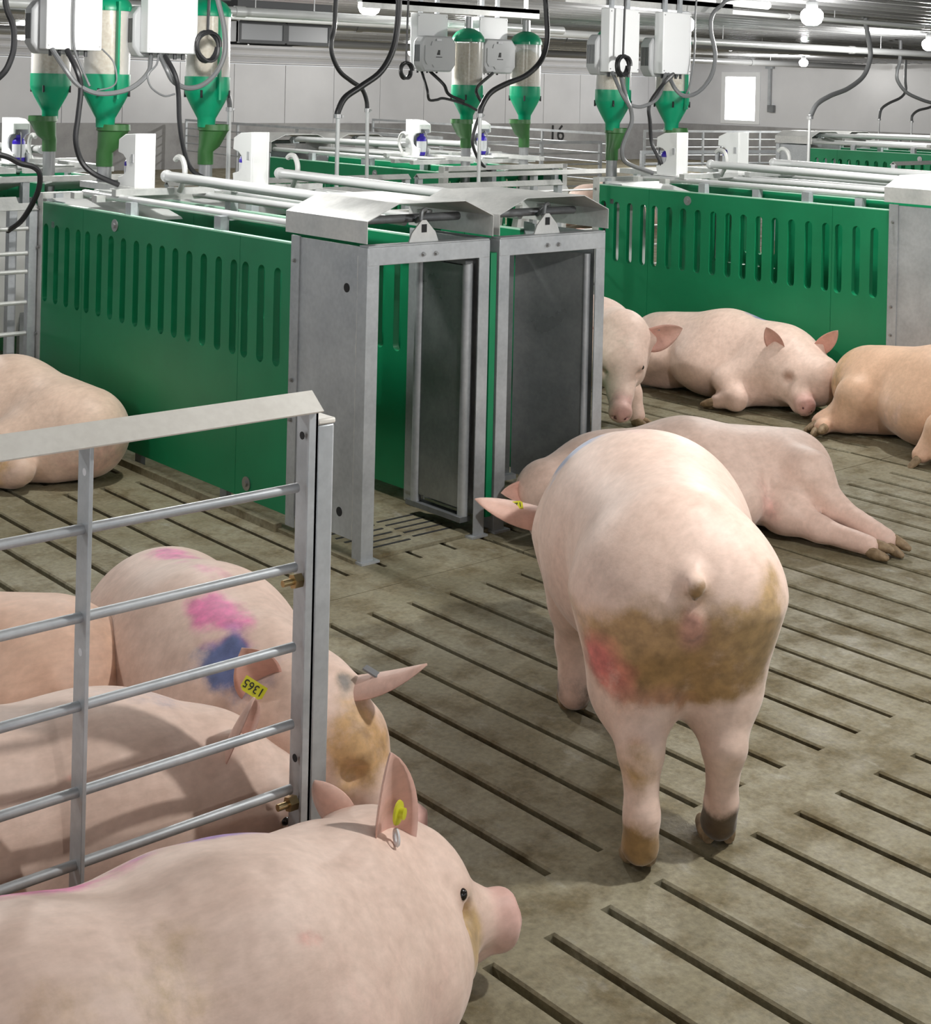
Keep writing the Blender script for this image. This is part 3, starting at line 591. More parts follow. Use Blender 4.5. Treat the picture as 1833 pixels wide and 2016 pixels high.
for c0, R, lab in (((3.89, 6.45, 1.87), .066, 'black cable coiled in a loop in front of the third hopper'), ((6.76, 6.30, 1.85), .055, 'black cable coiled against the white cabinet near the right'), ((6.40, 8.0, 1.80), .05, 'black cable coiled left of the grey-faced controller')):
    pts = []
    for k in range(73):
        a = 2*PI*k/24; rr = R*(1 + .06*math.sin(k*.7)); pts.append((rr*.95*math.cos(a), .012*k/24, rr*1.1*math.sin(a)))
    o = MB().tube(pts, .009, 8).tube([(0, .02, R*1.05), (.01, .02, CEIL - c0[2])], .008, 6).build('cable_coil', 'rubber'); o.location = c0; tag(o, lab, 'cable')

# ------------------------------------------------------------------ fences along the feed alley and in the far pens
def fence(label, x0, y0, x1, y1, ztop, rods, posts=1.1, cap=True, mt='galv_bright', rod_r=.008, group=None, gap=None):
    d = Vector((x1-x0, y1-y0, 0)); Ln = d.length; t = thing('pen_fence', label, 'fence', (x0, y0, 0), math.atan2(d.y, d.x), group)
    if cap: MB().sheet([(-.03, ztop-.03), (0, ztop), (.03, ztop-.03)], -.004, 'x', 0, Ln).build('cap_rail', mt, t)
    else: MB().bar((0,0,ztop), (Ln,0,ztop), .03, .04).build('top_rail', mt, t)
    n = max(1, round(Ln/posts))
    for k in range(n+1):
        xx = min(max(Ln*k/n, .02), Ln-.02); MB().box(xx-.02, xx+.02, -.02, .02, 0, ztop-.02).build('post', 'galv', t)
    for z in rods: MB().cyl((0,0,z), (Ln,0,z), rod_r, n=8).build('rod', mt, t)
    return t
RZ = (.95, .80, .65, .50, .35, .2)
fence('capped rail fence between the near feeding stalls', 4.42, 6.95, 6.86, 6.95, 1.10, RZ, .82)
fence('farther capped rail fence across the feed alley, left section', 4.42, 7.78, 6.25, 7.78, 1.10, (.95, .8), .9)
fence('farther capped rail fence across the feed alley, right section', 6.32, 7.78, 9.6, 7.78, 1.10, RZ, 1.1)
fence('capped rail fence at the far left edge above the near stall', 1.5, 7.0, 3.14, 7.0, 1.10, (), 1.6)
fence('ladder-like rod fence beside the left end of the near stall', 2.86, 6.86, 3.18, 6.86, 1.08, (.96, .84, .75, .6, .45, .32, .2), .3, True, 'galv_bright', .011)
sh = MB().box(0, 1.3, 0, .01, .03, 1.06).box(0, 1.3, -.006, .016, 1.03, 1.07).build('steel_partition', 'galv', None, .002); sh.location = (1.52, 6.84, 0); tag(sh, 'solid grey sheet panel at the left edge beside the rod fence', 'partition')
fence('capped rail fence to the right of the right stall', 8.15, 7.0, 10.7, 7.0, 1.10, (.95, .8), 1.2)
fence('pale capped rail in front of the farthest stall', 11.4, 7.4, 15.5, 7.4, 1.12, (.95, .8), 1.3)
fence('low pale capped rail nearer than the farthest stall', 9.6, 6.2, 13.4, 6.2, 1.08, (.95, .8), 1.3)
G = 'far pen dividers by the back wall'
fence('far rod gate running to the back wall left of the middle hoppers', 14.3, 24.5, 13.7, 16.3, .95, (.8, .66, .52, .38), 2.0, False, 'galv', .012, G)
fence('far rod gate in front of the number on the back wall', 18.7, 24.5, 17.8, 16.8, .97, (.8, .65, .5, .35, .2), 2.0, False, 'galv', .014, G)
fence('nearer rod gate right of the middle hoppers', 10.6, 14.6, 14.9, 14.3, .97, (.82, .67, .52, .37, .22), 1.2, False, 'galv', .012, G)
fence('far rod fence below the window', 20.5, 18.6, 25.8, 17.4, .95, (.8, .65, .5, .35), 1.3, False, 'galv', .014, G)
fence('far rod gate beside the concrete wall end', 13.4, 12.2, 17.0, 11.6, .95, (.8, .65, .5, .35), 1.2, False, 'galv', .012, G)
fence('far rod fence in front of the glossy end wall', 22.5, 14.5, 27.5, 13.2, 1.0, (.85, .7), 1.5, False, 'galv', .014, G)
tx = link('wall_number', text_mesh('16', .52, 'black_print', .004)); tx.location = (24.42, WY - .01, .64); tx.rotation_euler = (PI/2, 0, 0)
tag(tx, 'black number 16 painted on the far concrete wall', 'number')
# switch box and conduit beside the window
t = thing('switch_box', 'grey conduit with a small socket box right of the window', 'switch', (WX-.06, 21.95, 1.3))
MB().box(0, .05, -.03, .03, .1, 1.05).build('conduit', 'galv', t); MB().box(-.02, .05, -.15, .02, -.05, .12).build('socket', 'galv_dark', t); MB().box(-.02, .05, -.1, .1, .98, 1.12).build('junction_box', 'galv', t)
t = thing('track_beam', 'dark horizontal beam under the ceiling in front of the end wall', 'beam', (23.5, 12.5, 2.02))
MB().box(0, 5, -.05, .05, 0, .09).build('beam', 'dark_plastic', t); MB().box(1.6, 1.68, -.03, .03, .09, .42).box(3.6, 3.68, -.03, .03, .09, .42).build('hanger', 'galv_dark', t)

# ------------------------------------------------------------------ pen gate in the left foreground
GY = 2.43
g = thing('pen_gate', 'galvanised rod gate with a pale folded top rail in the left foreground', 'gate', (0, GY, 0))
MB().sheet([(-.045, 1.052), (-.004, 1.085), (.030, 1.072), (.045, 1.052)], -.004, 'x', -.2, 1.715).build('top_rail', 'cap_metal', g)
for z in (.898, .741, .583, .430, .301, .16): MB().cyl((-.2, 0, z), (1.688, 0, z), .0095, n=14).build('rod', 'galv', g)
for xx in (.15, .68, 1.232):
    bl = MB().box(xx-.004, xx+.004, -.022, .022, .08, 1.06).build('baluster', 'galv', g, .001)
    for z in (1.0, .68, .24): MB().cyl((xx-.0045, -.003, z), (xx-.0035, -.003, z), .007, n=12).build('bolt_hole', 'paper_label', bl)
ep = MB().sheet([(1.705, -.034), (1.705, .03), ], .007, 'z', .05, 1.06).box(1.69, 1.712, -.034, -.028, .05, 1.06).build('end_bar', 'galv', g, .001)
for z in (1.0, .36): MB().cyl((1.6965, .0, z), (1.6975, .0, z), .008, n=12).build('bolt_hole', 'hole', ep)
for z in (.715, .275):
    MB().cyl((1.655, -.005, z), (1.70, -.005, z), .007, n=10).cyl((1.678, -.005, z), (1.697, -.005, z), .015, n=6).build('hinge_bolt', 'brass', g)
pp = thing('gate_post', 'square galvanised post with a plastic cap at the end of the gate', 'post', (1.735, GY+.0, 0))
MB().box(-.018, .022, -.026, .026, 0, 1.022).build('tube', 'galv', pp, .004); MB().box(-.02, .024, -.028, .028, 1.022, 1.034).build('end_cap', 'cap_metal', pp, .004)

# ------------------------------------------------------------------ pigs
V3 = lambda *a: np.array(a, float)
def unit(v): v = np.asarray(v, float); return v / np.linalg.norm(v)
def frame(ox, oy, deg, oz=0):
    c, s = math.cos(math.radians(deg)), math.sin(math.radians(deg))
    return lambda x, y, z: V3(ox + c*x - s*y, oy + s*x + c*y, oz + z)
def C(a, b, ra, rb, k=.06): return ('c', V3(*a), V3(*b), ra, rb, k)          # tapered limb or trunk segment
def E_(c, r, k=.05): return ('e', V3(*c), V3(*r), k)                        # ellipsoid
def D_(c, d, R, h, k=.015): return ('d', V3(*c), unit(d), R, h, k)           # disc (snout)
def NEG(p, k=.02): return ('-', p, k)
def prim_eval(p, P):
    if p[0] == 'c':
        a, b, ra, rb = p[1:5]; ba = b - a; L2 = max(float(ba @ ba), 1e-9); t = np.clip(((P - a) @ ba) / L2, 0, 1)
        return np.linalg.norm(P - a - t[..., None]*ba, axis=-1) - (ra + (rb - ra)*t)
    if p[0] == 'e':
        q = (P - p[1]) / p[2]; k0 = np.linalg.norm(q, axis=-1); k1 = np.linalg.norm(q / p[2], axis=-1)
        return k0*(k0 - 1) / np.maximum(k1, 1e-6)
    if p[0] == 'd':
        c, d, R, h = p[1:5]; q = P - c; ax = q @ d; rad = np.linalg.norm(q - ax[..., None]*d, axis=-1); rr = .012
        x = rad - R + rr; y = np.abs(ax) - h + rr
        return np.sqrt(np.maximum(x, 0)**2 + np.maximum(y, 0)**2) + np.minimum(np.maximum(x, y), 0) - rr
def prim_box(p):
    if p[0] == 'c': r = max(p[3], p[4]); return np.minimum(p[1], p[2]) - r, np.maximum(p[1], p[2]) + r
    if p[0] == 'e': return p[1] - p[2], p[1] + p[2]
    return p[1] - p[3] - .02, p[1] + p[3] + .02
def surface(prims, h, floor_z=None):
    pos = [p for p in prims if p[0] != '-']
    lo = np.min([prim_box(p)[0] for p in pos], 0) - 3*h; hi = np.max([prim_box(p)[1] for p in pos], 0) + 3*h
    if floor_z is not None: lo[2] = floor_z - 3*h
    n = np.ceil((hi - lo) / h).astype(int) + 1
    D = np.full(n, .3, np.float32); ax = [lo[i] + h*np.arange(n[i]) for i in range(3)]
    for p in prims:
        neg = p[0] == '-'; q = p[1] if neg else p; k = p[2] if neg else p[-1]
        b0, b1 = prim_box(q); i0 = np.maximum(np.floor((b0 - k - .03 - lo) / h).astype(int), 0); i1 = np.minimum(np.ceil((b1 + k + .03 - lo) / h).astype(int) + 1, n)
        if np.any(i1 <= i0): continue
        sl = tuple(slice(a, b) for a, b in zip(i0, i1))
        P = np.stack(np.meshgrid(*[ax[i][sl[i]] for i in range(3)], indexing='ij'), -1)
        d = prim_eval(q, P).astype(np.float32); a = D[sl]
        if neg: hh = np.maximum(k - np.abs(a + d), 0)/k; D[sl] = np.maximum(a, -d) + hh*hh*k*.25
        else: hh = np.maximum(k - np.abs(a - d), 0)/k; D[sl] = np.minimum(a, d) - hh*hh*k*.25
    if floor_z is not None:
        zz = (floor_z - ax[2])[None, None, :].astype(np.float32); hh = np.maximum(.03 - np.abs(D - zz), 0)/.03; D = np.maximum(D, zz) + hh*hh*.03*.25
    # naive surface nets
    Sg = D < 0; cn = np.zeros(np.array(D.shape) - 1, np.int8)
    offs = [(i, j, k) for i in (0, 1) for j in (0, 1) for k in (0, 1)]
    sh = cn.shape
    for o in offs: cn += Sg[o[0]:o[0]+sh[0], o[1]:o[1]+sh[1], o[2]:o[2]+sh[2]]
    idx = np.argwhere((cn > 0) & (cn < 8)); acc = np.zeros((len(idx), 3)); cnt = np.zeros(len(idx))
    for a in offs:
        for axn in range(3):
            if a[axn]: continue
            b = list(a); b[axn] = 1
            va = D[tuple((idx + a).T)]; vb = D[tuple((idx + b).T)]; cx = (va < 0) != (vb < 0)
            t = np.where(cx, va / np.where(cx, va - vb, 1), 0)
            pt = np.array(a, float) + np.zeros((len(idx), 3)); pt[:, axn] += t
            acc += pt * cx[:, None]; cnt += cx
    verts = lo + h*(idx + acc / cnt[:, None])
    vid = np.full(sh, -1, np.int64); vid[tuple(idx.T)] = np.arange(len(idx)); faces = []
    for axn in range(3):
        o1, o2 = [(1, 2), (2, 0), (0, 1)][axn]
        s0 = [slice(None)]*3; s1 = [slice(None)]*3; s0[axn] = slice(0, -1); s1[axn] = slice(1, None)
        A, B = Sg[tuple(s0)], Sg[tuple(s1)]; ed = np.argwhere(A != B)
        ed = ed[(ed[:, o1] > 0) & (ed[:, o2] > 0) & (ed[:, o1] < sh[o1]) & (ed[:, o2] < sh[o2])]
        e1 = np.zeros(3, int); e1[o1] = 1; e2 = np.zeros(3, int); e2[o2] = 1
        q = np.stack([vid[tuple((ed - e1 - e2).T)], vid[tuple((ed - e2).T)], vid[tuple(ed.T)], vid[tuple((ed - e1).T)]], 1)
        fl = ~A[tuple(ed.T)]; q[fl] = q[fl][:, ::-1]; faces.append(q)
    return verts, np.concatenate(faces)
def wob(P, f, seed=0):
    s = np.zeros(len(P)); rs = np.random.RandomState(seed)
    for k in range(7):
        d = rs.normal(size=3); d /= np.linalg.norm(d); s += np.sin(P @ d * f * (1 + .45*k) + rs.uniform(0, 6.3)) / (1 + .35*k)
    return s / 2.6
SKIN, PINK, RED, TAN, DIRT, MUD = (.84, .645, .56), (.74, .43, .375), (.70, .27, .22), (.60, .37, .17), (.34, .20, .075), (.085, .05, .022)
PAINT_P, PAINT_B = (.80, .19, .42), (.13, .17, .36)
def head(p0, p1, upv, w_=1.0, L=None, mouth=True):
    """cranium, face, snout disc, jowls from poll p0 to snout tip p1; returns prims plus landmarks"""
    p0, p1 = V3(*p0), V3(*p1); d = unit(p1 - p0); L = np.linalg.norm(p1 - p0); u = unit(V3(*upv) - d*(V3(*upv) @ d)); s = np.cross(d, u)
    at_ = lambda f, a=0, b=0: p0 + d*L*f + u*a*w_ + s*b*w_
    pr = [C(at_(0), at_(.30, .004), .122*w_, .106*w_, .05), C(at_(.30, .0), at_(.70, -.022), .100*w_, .062*w_, .04), C(at_(.66, -.02), at_(.97, -.014), .058*w_, .050*w_, .025),
          D_(at_(.985, -.008), d*.96 + u*.2, .054*w_, .020, .012), C(at_(.45, -.062), at_(.84, -.062), .052*w_, .034*w_, .025)]
    for b in (-1, 1):
        pr += [C(at_(.02, -.055, b*.055), at_(.36, -.068, b*.05), .092*w_, .066*w_, .05), C(at_(.36, .055, b*.055), at_(.44, .046, b*.064), .030*w_, .026*w_, .03),
               NEG(('e', at_(.53, .018, b*.085), V3(.022, .022, .018)*w_, .02), .025), NEG(('e', at_(1.0, -.010, b*.021) + d*.014, V3(.011, .011, .011)*w_, .01), .010)]
        if mouth: pr.append(NEG(('c', at_(.60, -.070, b*.056), at_(.93, -.048, b*.040), .004, .004, .01), .012))
    lm = dict(d=d, u=u, s=s, snout=p1, eye={b: at_(.455, .034, b*.0835) for b in (-1, 1)}, ear={b: at_(.04, .085, b*.085) for b in (-1, 1)}, poll=p0, L=L)
    return pr, lm
def ear_mesh(base, tip, inner, width, cup=.35, curl=(0, 0, 0), nu=14, nv=9):
    base, tip = V3(*base), V3(*tip); d = tip - base; L = np.linalg.norm(d); d /= L; n = unit(V3(*inner) - d*(V3(*inner) @ d)); s = np.cross(d, n); cl_ = V3(*curl)
    top, bot = [], []
    for i in range(nu):
        u = i/(nu-1); wd = width*.5*(.60 + 1.15*u - .45*u*u)*(1 - u**2.0)**.85 + .002; th = .007*(1 - .6*u)
        for j in range(nv):
            v = -1 + 2*j/(nv-1); p = base + d*L*u + s*v*wd + n*(cup*wd*v*v - cup*wd*.35) + cl_*u*u
            q = th*(1 - .75*v*v)
            top.append(p + n*q); bot.append(p - n*q)
    N = nu*nv; f = []
    for i in range(nu-1):
        for j in range(nv-1):
            a = i*nv + j; f.append((a, a+1, a+nv+1, a+nv)); f.append((N+a, N+a+nv, N+a+nv+1, N+a+1))
        for j, fl in ((0, 0), (nv-1, 1)):
            a = i*nv + j; q = (a, a+nv, N+a+nv, N+a); f.append(q[::-1] if fl else q)
    for j in range(nv-1):
        a = (nu-1)*nv + j; f.append((a, a+1, N+a+1, N+a))
    info = dict(base=base, tip=tip, d=d, n=n, s=s, L=L)
    return np.array(top + bot), f, N, info
def hoof_mesh(toe, upv, side, sc=1.0):
    """two claws; toe: forward direction"""
    toe, upv = unit(toe), unit(upv); side = np.cross(upv, toe); mb = MB()
    for b in (-1, 1):
        n, m_ = 10, 6; vs = []; fs = []
        for i in range(m_+1):
            a = PI*i/m_
            for k in range(n):
                th = 2*PI*k/n; x = -math.cos(a)*.036; e1 = abs(math.sin(a))**.6; y = e1*math.cos(th)*.0175*(1.0 - .25*(x/.036 + 1)/2); z = e1*math.sin(th)*.024*(1.0 - .55*(x/.036 + 1)/2) - .004
                vs.append(tuple((toe*(x + .012) + side*(y + b*.017) + upv*z)*sc))
        fs = [(i*n+k, i*n+(k+1)%n, (i+1)*n+(k+1)%n, (i+1)*n+k) for i in range(m_) for k in range(n)]
        mb.add(vs, fs)
    return mb
def pig(label, prims, h=.014, lying=True, ears=(), hooves=(), eyes=(), marks=(), lms=(), base_col=SKIN, pink_zones=(), seed=0, loc=None, group=None, tags=()):
    prims = list(prims) + [C(V3(*e_[0]) + (V3(*e_[1]) - V3(*e_[0]))*-.05, V3(*e_[0]) + (V3(*e_[1]) - V3(*e_[0]))*.30, e_[3]*.34, e_[3]*.10, .045) for e_ in ears if not (len(e_) > 4 and e_[4].pop('noroot', 0))]
    Vv, Fc = surface(prims, h, 0.004 if lying else None)
    base = np.tile(np.array(base_col), (len(Vv), 1))
    base *= (1 + .05*wob(Vv, 5, seed)[:, None])
    def blend(mask, col): base[:] = base*(1 - mask[:, None]) + np.array(col)*mask[:, None]
    # pinker skin low on the body and around folds, paler back
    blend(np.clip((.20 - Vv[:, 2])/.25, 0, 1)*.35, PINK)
    mk = np.tile(np.array((.5, .35, .2, 0.0)), (len(Vv), 1))
    for c_, r_, col, st, jag in marks:
        c_, r_ = np.array(c_, float), np.array(r_, float); q = np.linalg.norm((Vv - c_)/r_, axis=1) + jag*wob(Vv, 16, seed+3) + .5*jag*wob(Vv, 42, seed+5)
        a_ = np.clip((1.12 - q)/.75, 0, 1)*st; nw = a_ > .002
        t_ = np.where(mk[:, 3] > .002, np.clip(a_*1.3, 0, 1), 1.0)*nw
        mk[:, :3] = mk[:, :3]*(1 - t_[:, None]) + np.array(col)*t_[:, None]; mk[:, 3] = np.maximum(mk[:, 3], a_)
    for lm in lms:
        q = np.linalg.norm(Vv - lm['snout'], axis=1); blend(np.clip((.085 - q)/.05, 0, 1)*.8, (.66, .34, .32))
        for b in (-1, 1):
            q = np.linalg.norm(Vv - lm['eye'][b], axis=1); blend(np.clip((.042 - q)/.03, 0, 1)*.6, (.45, .24, .17))
    verts = [Vv]; cols = [base]; body_v = Vv; faces = [tuple(q) for q in Fc.tolist()]; off = len(Vv); infos = []
    for e_ in ears:
        ev, ef, N, info = ear_mesh(*e_[:4], **(e_[4] if len(e_) > 4 else {})); infos.append(info)
        verts.append(ev); uu = np.clip(((ev - info['base']) @ info['d'])/info['L'], 0, 1)
        out = np.tile(np.array((.74, .50, .43)), (len(ev), 1)); inn = np.array((.70, .37, .31))*(1 - .0*uu[:, None]) + np.array((.0, .06, .05))*uu[:, None]
        out[:N] = inn[:N]; cols.append(out); faces += [tuple(i + off for i in q) for q in ef]; off += len(ev)
    Vv = np.concatenate(verts); cc = np.concatenate(cols)
    o3 = np.array(loc if loc is not None else (Vv[:, 0].mean(), Vv[:, 1].mean(), 0.0))
    me = bpy.data.meshes.new('pig'); me.from_pydata((Vv - o3).tolist(), [], faces); me.update(); me.shade_smooth(); me.materials.append(MT['pig_skin'])
    ca = me.color_attributes.new('Col', 'FLOAT_COLOR', 'POINT'); ca.data.foreach_set('color', np.concatenate([np.clip(cc, 0, 1), np.ones((len(cc), 1))], 1).astype(np.float32).ravel())
    mk = np.concatenate([mk, np.tile(np.array((.5, .35, .2, 0.0)), (len(cc) - len(mk), 1))])
    cm = me.color_attributes.new('Mark', 'FLOAT_COLOR', 'POINT'); cm.data.foreach_set('color', mk.astype(np.float32).ravel())
    o = link('pig', me); o.location = o3; tag(o, label, 'pig', group)
    for p, toe, upv, sc in hooves:
        hb = hoof_mesh(np.array(toe, float), np.array(upv, float), None, sc).build('hoof', 'hoof_horn', o); hb.location = np.array(p) - o3
    for p, r_, out in eyes:
        q = body_v[np.argmin(np.linalg.norm(body_v - (np.array(p) + out*.03), axis=1))] - out*.0065
        MB().sphere(tuple(q - o3), r_, 12, 8).build('eye', 'eye_black', o)
    for lm in lms:
        fd = unit(lm['d']*.96 + lm['u']*.2)
        for b in (-1, 1):
            q = lm['snout'] + lm['s']*b*.021 - lm['u']*.012
            q = q + fd*(((body_v[np.linalg.norm(body_v - q, axis=1) < .03] - q) @ fd).max() if np.any(np.linalg.norm(body_v - q, axis=1) < .03) else 0)
            vs_ = MB().sphere((0, 0, 0), .0095, 10, 6, (1, 1, 1)).build('nostril', 'nostril_dark', o); vs_.location = q - o3 - fd*.004
    for kind, p, nrm, dx, sc, txt in tags:
        nrm = unit(np.array(nrm, float)); dx = np.array(dx, float); dx = unit(dx - nrm*(dx @ nrm)); dy = np.cross(nrm, dx)
        R = Matrix(((dx[0], dy[0], nrm[0], 0), (dx[1], dy[1], nrm[1], 0), (dx[2], dy[2], nrm[2], 0), (0, 0, 0, 1)))
        if kind == 'plate':
            mb = MB().prism([(-.026, -.013), (.026, -.013), (.026, .010), (.018, .016), (-.018, .016), (-.026, .010)], 'z', 0, .003); mt_ = 'yellow_tag'
        elif kind == 'dark':
            mb = MB().prism([(-.026, -.009), (.026, -.009), (.026, .009), (-.026, .009)], 'z', 0, .004); mt_ = 'screen_grey'
        elif kind == 'ring':
            mb = MB().tube([(.011*math.cos(2*PI*k/16), .011*math.sin(2*PI*k/16), .003) for k in range(17)], .003, 6); mt_ = 'paper_label'
        else:
            mb = MB().lathe([(0, .012), (.008, .011), (.008, .004), (.016, .003), (.017, 0)], n=14); mt_ = 'yellow_tag'
        tg = mb.build('ear_tag', mt_, o); tg.matrix_local = Matrix.Translation(Vector(np.array(p) - o3)) @ R @ Matrix.Scale(sc, 4)
        if txt:
            tt = link('tag_number', text_mesh(txt, .024, 'black_print', .0004), tg); tt.location = (0, 0, .0035)
    return o
def eyepts(lm, off=.0, r=.011, sides=(-1, 1)): return [(lm['eye'][b] + lm['u']*off, r, lm['s']*b) for b in sides]

# the pig lying in front of the gate
pr, lm = head((1.66, 2.145, .237), (1.94, 2.078, .118), (.1, 0, 1), 1.02)
pr = [C((.28, 1.88, .25), (.85, 1.93, .255), .27, .272, .08), C((.85, 1.93, .255), (1.26, 1.97, .248), .272, .228, .08), C((1.22, 1.97, .265), (1.50, 2.06, .255), .225, .155, .09), C((1.50, 2.06, .255), (1.67, 2.14, .245), .155, .115, .06), C((1.40, 1.95, .19), (1.64, 2.03, .165), .185, .125, .07), C((1.62, 2.0, .14), (1.76, 2.055, .115), .125, .075, .05),
      C((1.30, 1.80, .20), (1.35, 1.62, .10), .14, .07, .06), C((1.35, 1.62, .10), (1.55, 1.58, .05), .065, .045, .04), C((.45, 1.75, .22), (.60, 1.50, .12), .20, .09, .07), C((.60, 1.50, .12), (.45, 1.32, .06), .08, .045, .05)] + pr
P1 = pig('large pale pig lying in front of the gate with its snout on the slats', pr, .0095, True,
    ears=[((1.665, 2.085, .265), (1.625, 2.035, .53), (.25, -.95, .0), .145, dict(cup=.4)), ((1.665, 2.215, .30), (1.61, 2.24, .41), (.75, .35, -.1), .085, dict(cup=.6))],
    eyes=eyepts(lm, .028, .0115), lms=[lm], hooves=[((1.60, 1.58, .03), (1, -.1, 0), (0, 0, 1), 1.1)],
    marks=[((.85, 2.05, .49), (.42, .075, .07), PAINT_P, .85, .25), ((1.27, 2.06, .468), (.13, .06, .06), (.30, .16, .50), .75, .3), ((1.05, 1.78, .46), (.14, .12, .1), (.50, .34, .16), .55, .5), ((.75, 1.72, .42), (.25, .2, .2), TAN, .4, .5), ((1.80, 2.00, .16), (.06, .09, .13), (.56, .38, .18), .8, .35), ((1.30, 1.80, .43), (.035, .012, .02), RED, .5, .4), ((1.52, 1.90, .20), (.16, .12, .12), PINK, .35, .3), ((1.3, 1.78, .3), (.3, .2, .15), (.78, .50, .43), .35, .3)],
    tags=[('button', (1.643, 2.035, .420), (.45, -.85, 0), (0, 0, 1), 1.25, None), ('ring', (1.632, 2.028, .382), (.9, -.35, 0), (0, 0, 1), 1.15, None)], seed=1)
# the pig lying behind the gate, parallel to it
pr, lm = head((1.65, 2.64, .25), (1.88, 2.50, .075), (0, .05, 1), 1.0)
pr = [C((.40, 2.76, .23), (1.05, 2.74, .24), .22, .245, .08), C((1.05, 2.74, .24), (1.42, 2.71, .235), .245, .22, .08), C((1.40, 2.71, .24), (1.60, 2.68, .245), .205, .15, .08), C((1.40, 2.60, .18), (1.52, 2.50, .07), .10, .05, .05), C((1.52, 2.5, .07), (1.70, 2.51, .05), .05, .04, .04)] + pr
P2 = pig('pale pig lying behind the gate with rod shadows across its side', pr, .012, True,
    ears=[((1.63, 2.575, .325), (1.665, 2.53, .455), (.5, -.8, -.2), .115, dict(cup=.5))],
    eyes=eyepts(lm), lms=[lm], marks=[((1.50, 2.70, .44), (.14, .08, .06), PAINT_B, .35, .4), ((1.0, 2.52, .2), (.7, .2, .12), (.80, .50, .43), .4, .3), ((1.28, 2.55, .40), (.05, .01, .012), RED, .6, .3)], seed=2)
# the pig with pink and blue marks, lying beyond the gate end
pr, lm = head((1.95, 2.75, .285), (2.07, 2.51, .075), (.1, .15, 1), 1.0)
pr = [C((2.0, 3.47, .23), (1.92, 3.15, .25), .225, .24, .08), C((1.92, 3.15, .25), (1.89, 2.93, .255), .24, .205, .08), C((1.89, 2.95, .26), (1.92, 2.80, .265), .19, .15, .07),
      C((2.12, 3.42, .20), (2.20, 3.22, .08), .15, .06, .06), C((1.86, 3.46, .20), (1.78, 3.25, .08), .15, .06, .06), C((2.02, 2.95, .18), (2.08, 2.78, .05), .10, .045, .05)] + pr
P3 = pig('pig with a pink and blue paint stripe down its back and a yellow tag', pr, .0115, True,
    ears=[((1.845, 2.76, .345), (1.765, 2.735, .47), (-.45, -.8, .3), .12, dict(cup=.3, noroot=1)), ((2.00, 2.72, .34), (2.10, 2.51, .375), (.25, .0, -1), .11, dict(cup=.45, curl=(0, 0, .05)))],
    lms=[lm],
    marks=[((1.985, 3.40, .45), (.06, .19, .10), PAINT_P, .65, .3), ((1.915, 3.19, .444), (.065, .17, .10), PAINT_P, .9, .3), ((1.845, 2.99, .434), (.08, .17, .09), PAINT_P, 1.0, .3), ((1.80, 2.835, .40), (.08, .10, .08), PAINT_B, .95, .4), ((1.81, 2.76, .37), (.11, .06, .08), PAINT_B, .55, .5), ((2.0, 2.60, .25), (.12, .12, .13), TAN, .75, .4), ((1.985, 2.67, .34), (.04, .03, .04), (.2, .2, .2), .7, .6)],
    tags=[('plate', (1.782, 2.712, .388), (-.5, -.75, .45), (-.756, .655, .62), 1.05, '1365'), ('dark', (2.045, 2.625, .380), (.1, -.35, .93), (.42, -.9, 0), 1.1, None)], seed=3)
# the tan pig at the left edge
T_ = frame(1.355, 3.43, 152)
pr = [C(T_(-.25, 0, .23), T_(.15, 0, .24), .23, .25, .08), C(T_(.15, 0, .24), T_(.6, 0, .23), .25, .22, .08), C(T_(-.22, .10, .24), T_(-.02, .26, .18), .19, .11, .04), C(T_(-.02, .27, .16), T_(-.16, .42, .08), .085, .055, .04), C(T_(-.25, .14, .12), T_(-.05, .36, .08), .13, .07, .05), C(T_(.6, 0, .22), T_(.85, .02, .18), .17, .12, .06)]
P4 = pig('tan pig at the left edge behind the gate, seen from its rump', pr, .013, True, base_col=(.79, .54, .42),
    marks=[(T_(-.35, .0, .3), (.25, .25, .2), (.72, .45, .28), .5, .4), (T_(-.33, .05, .46), (.04, .025, .03), DIRT, .6, .5), (T_(-.02, .22, .2), (.16, .16, .14), (.76, .38, .30), .6, .3)], hooves=[(T_(-.19, .46, .04), T_(-.5, 1, 0) - T_(0, 0, 0), (0, 0, 1), 1.1)], seed=4)
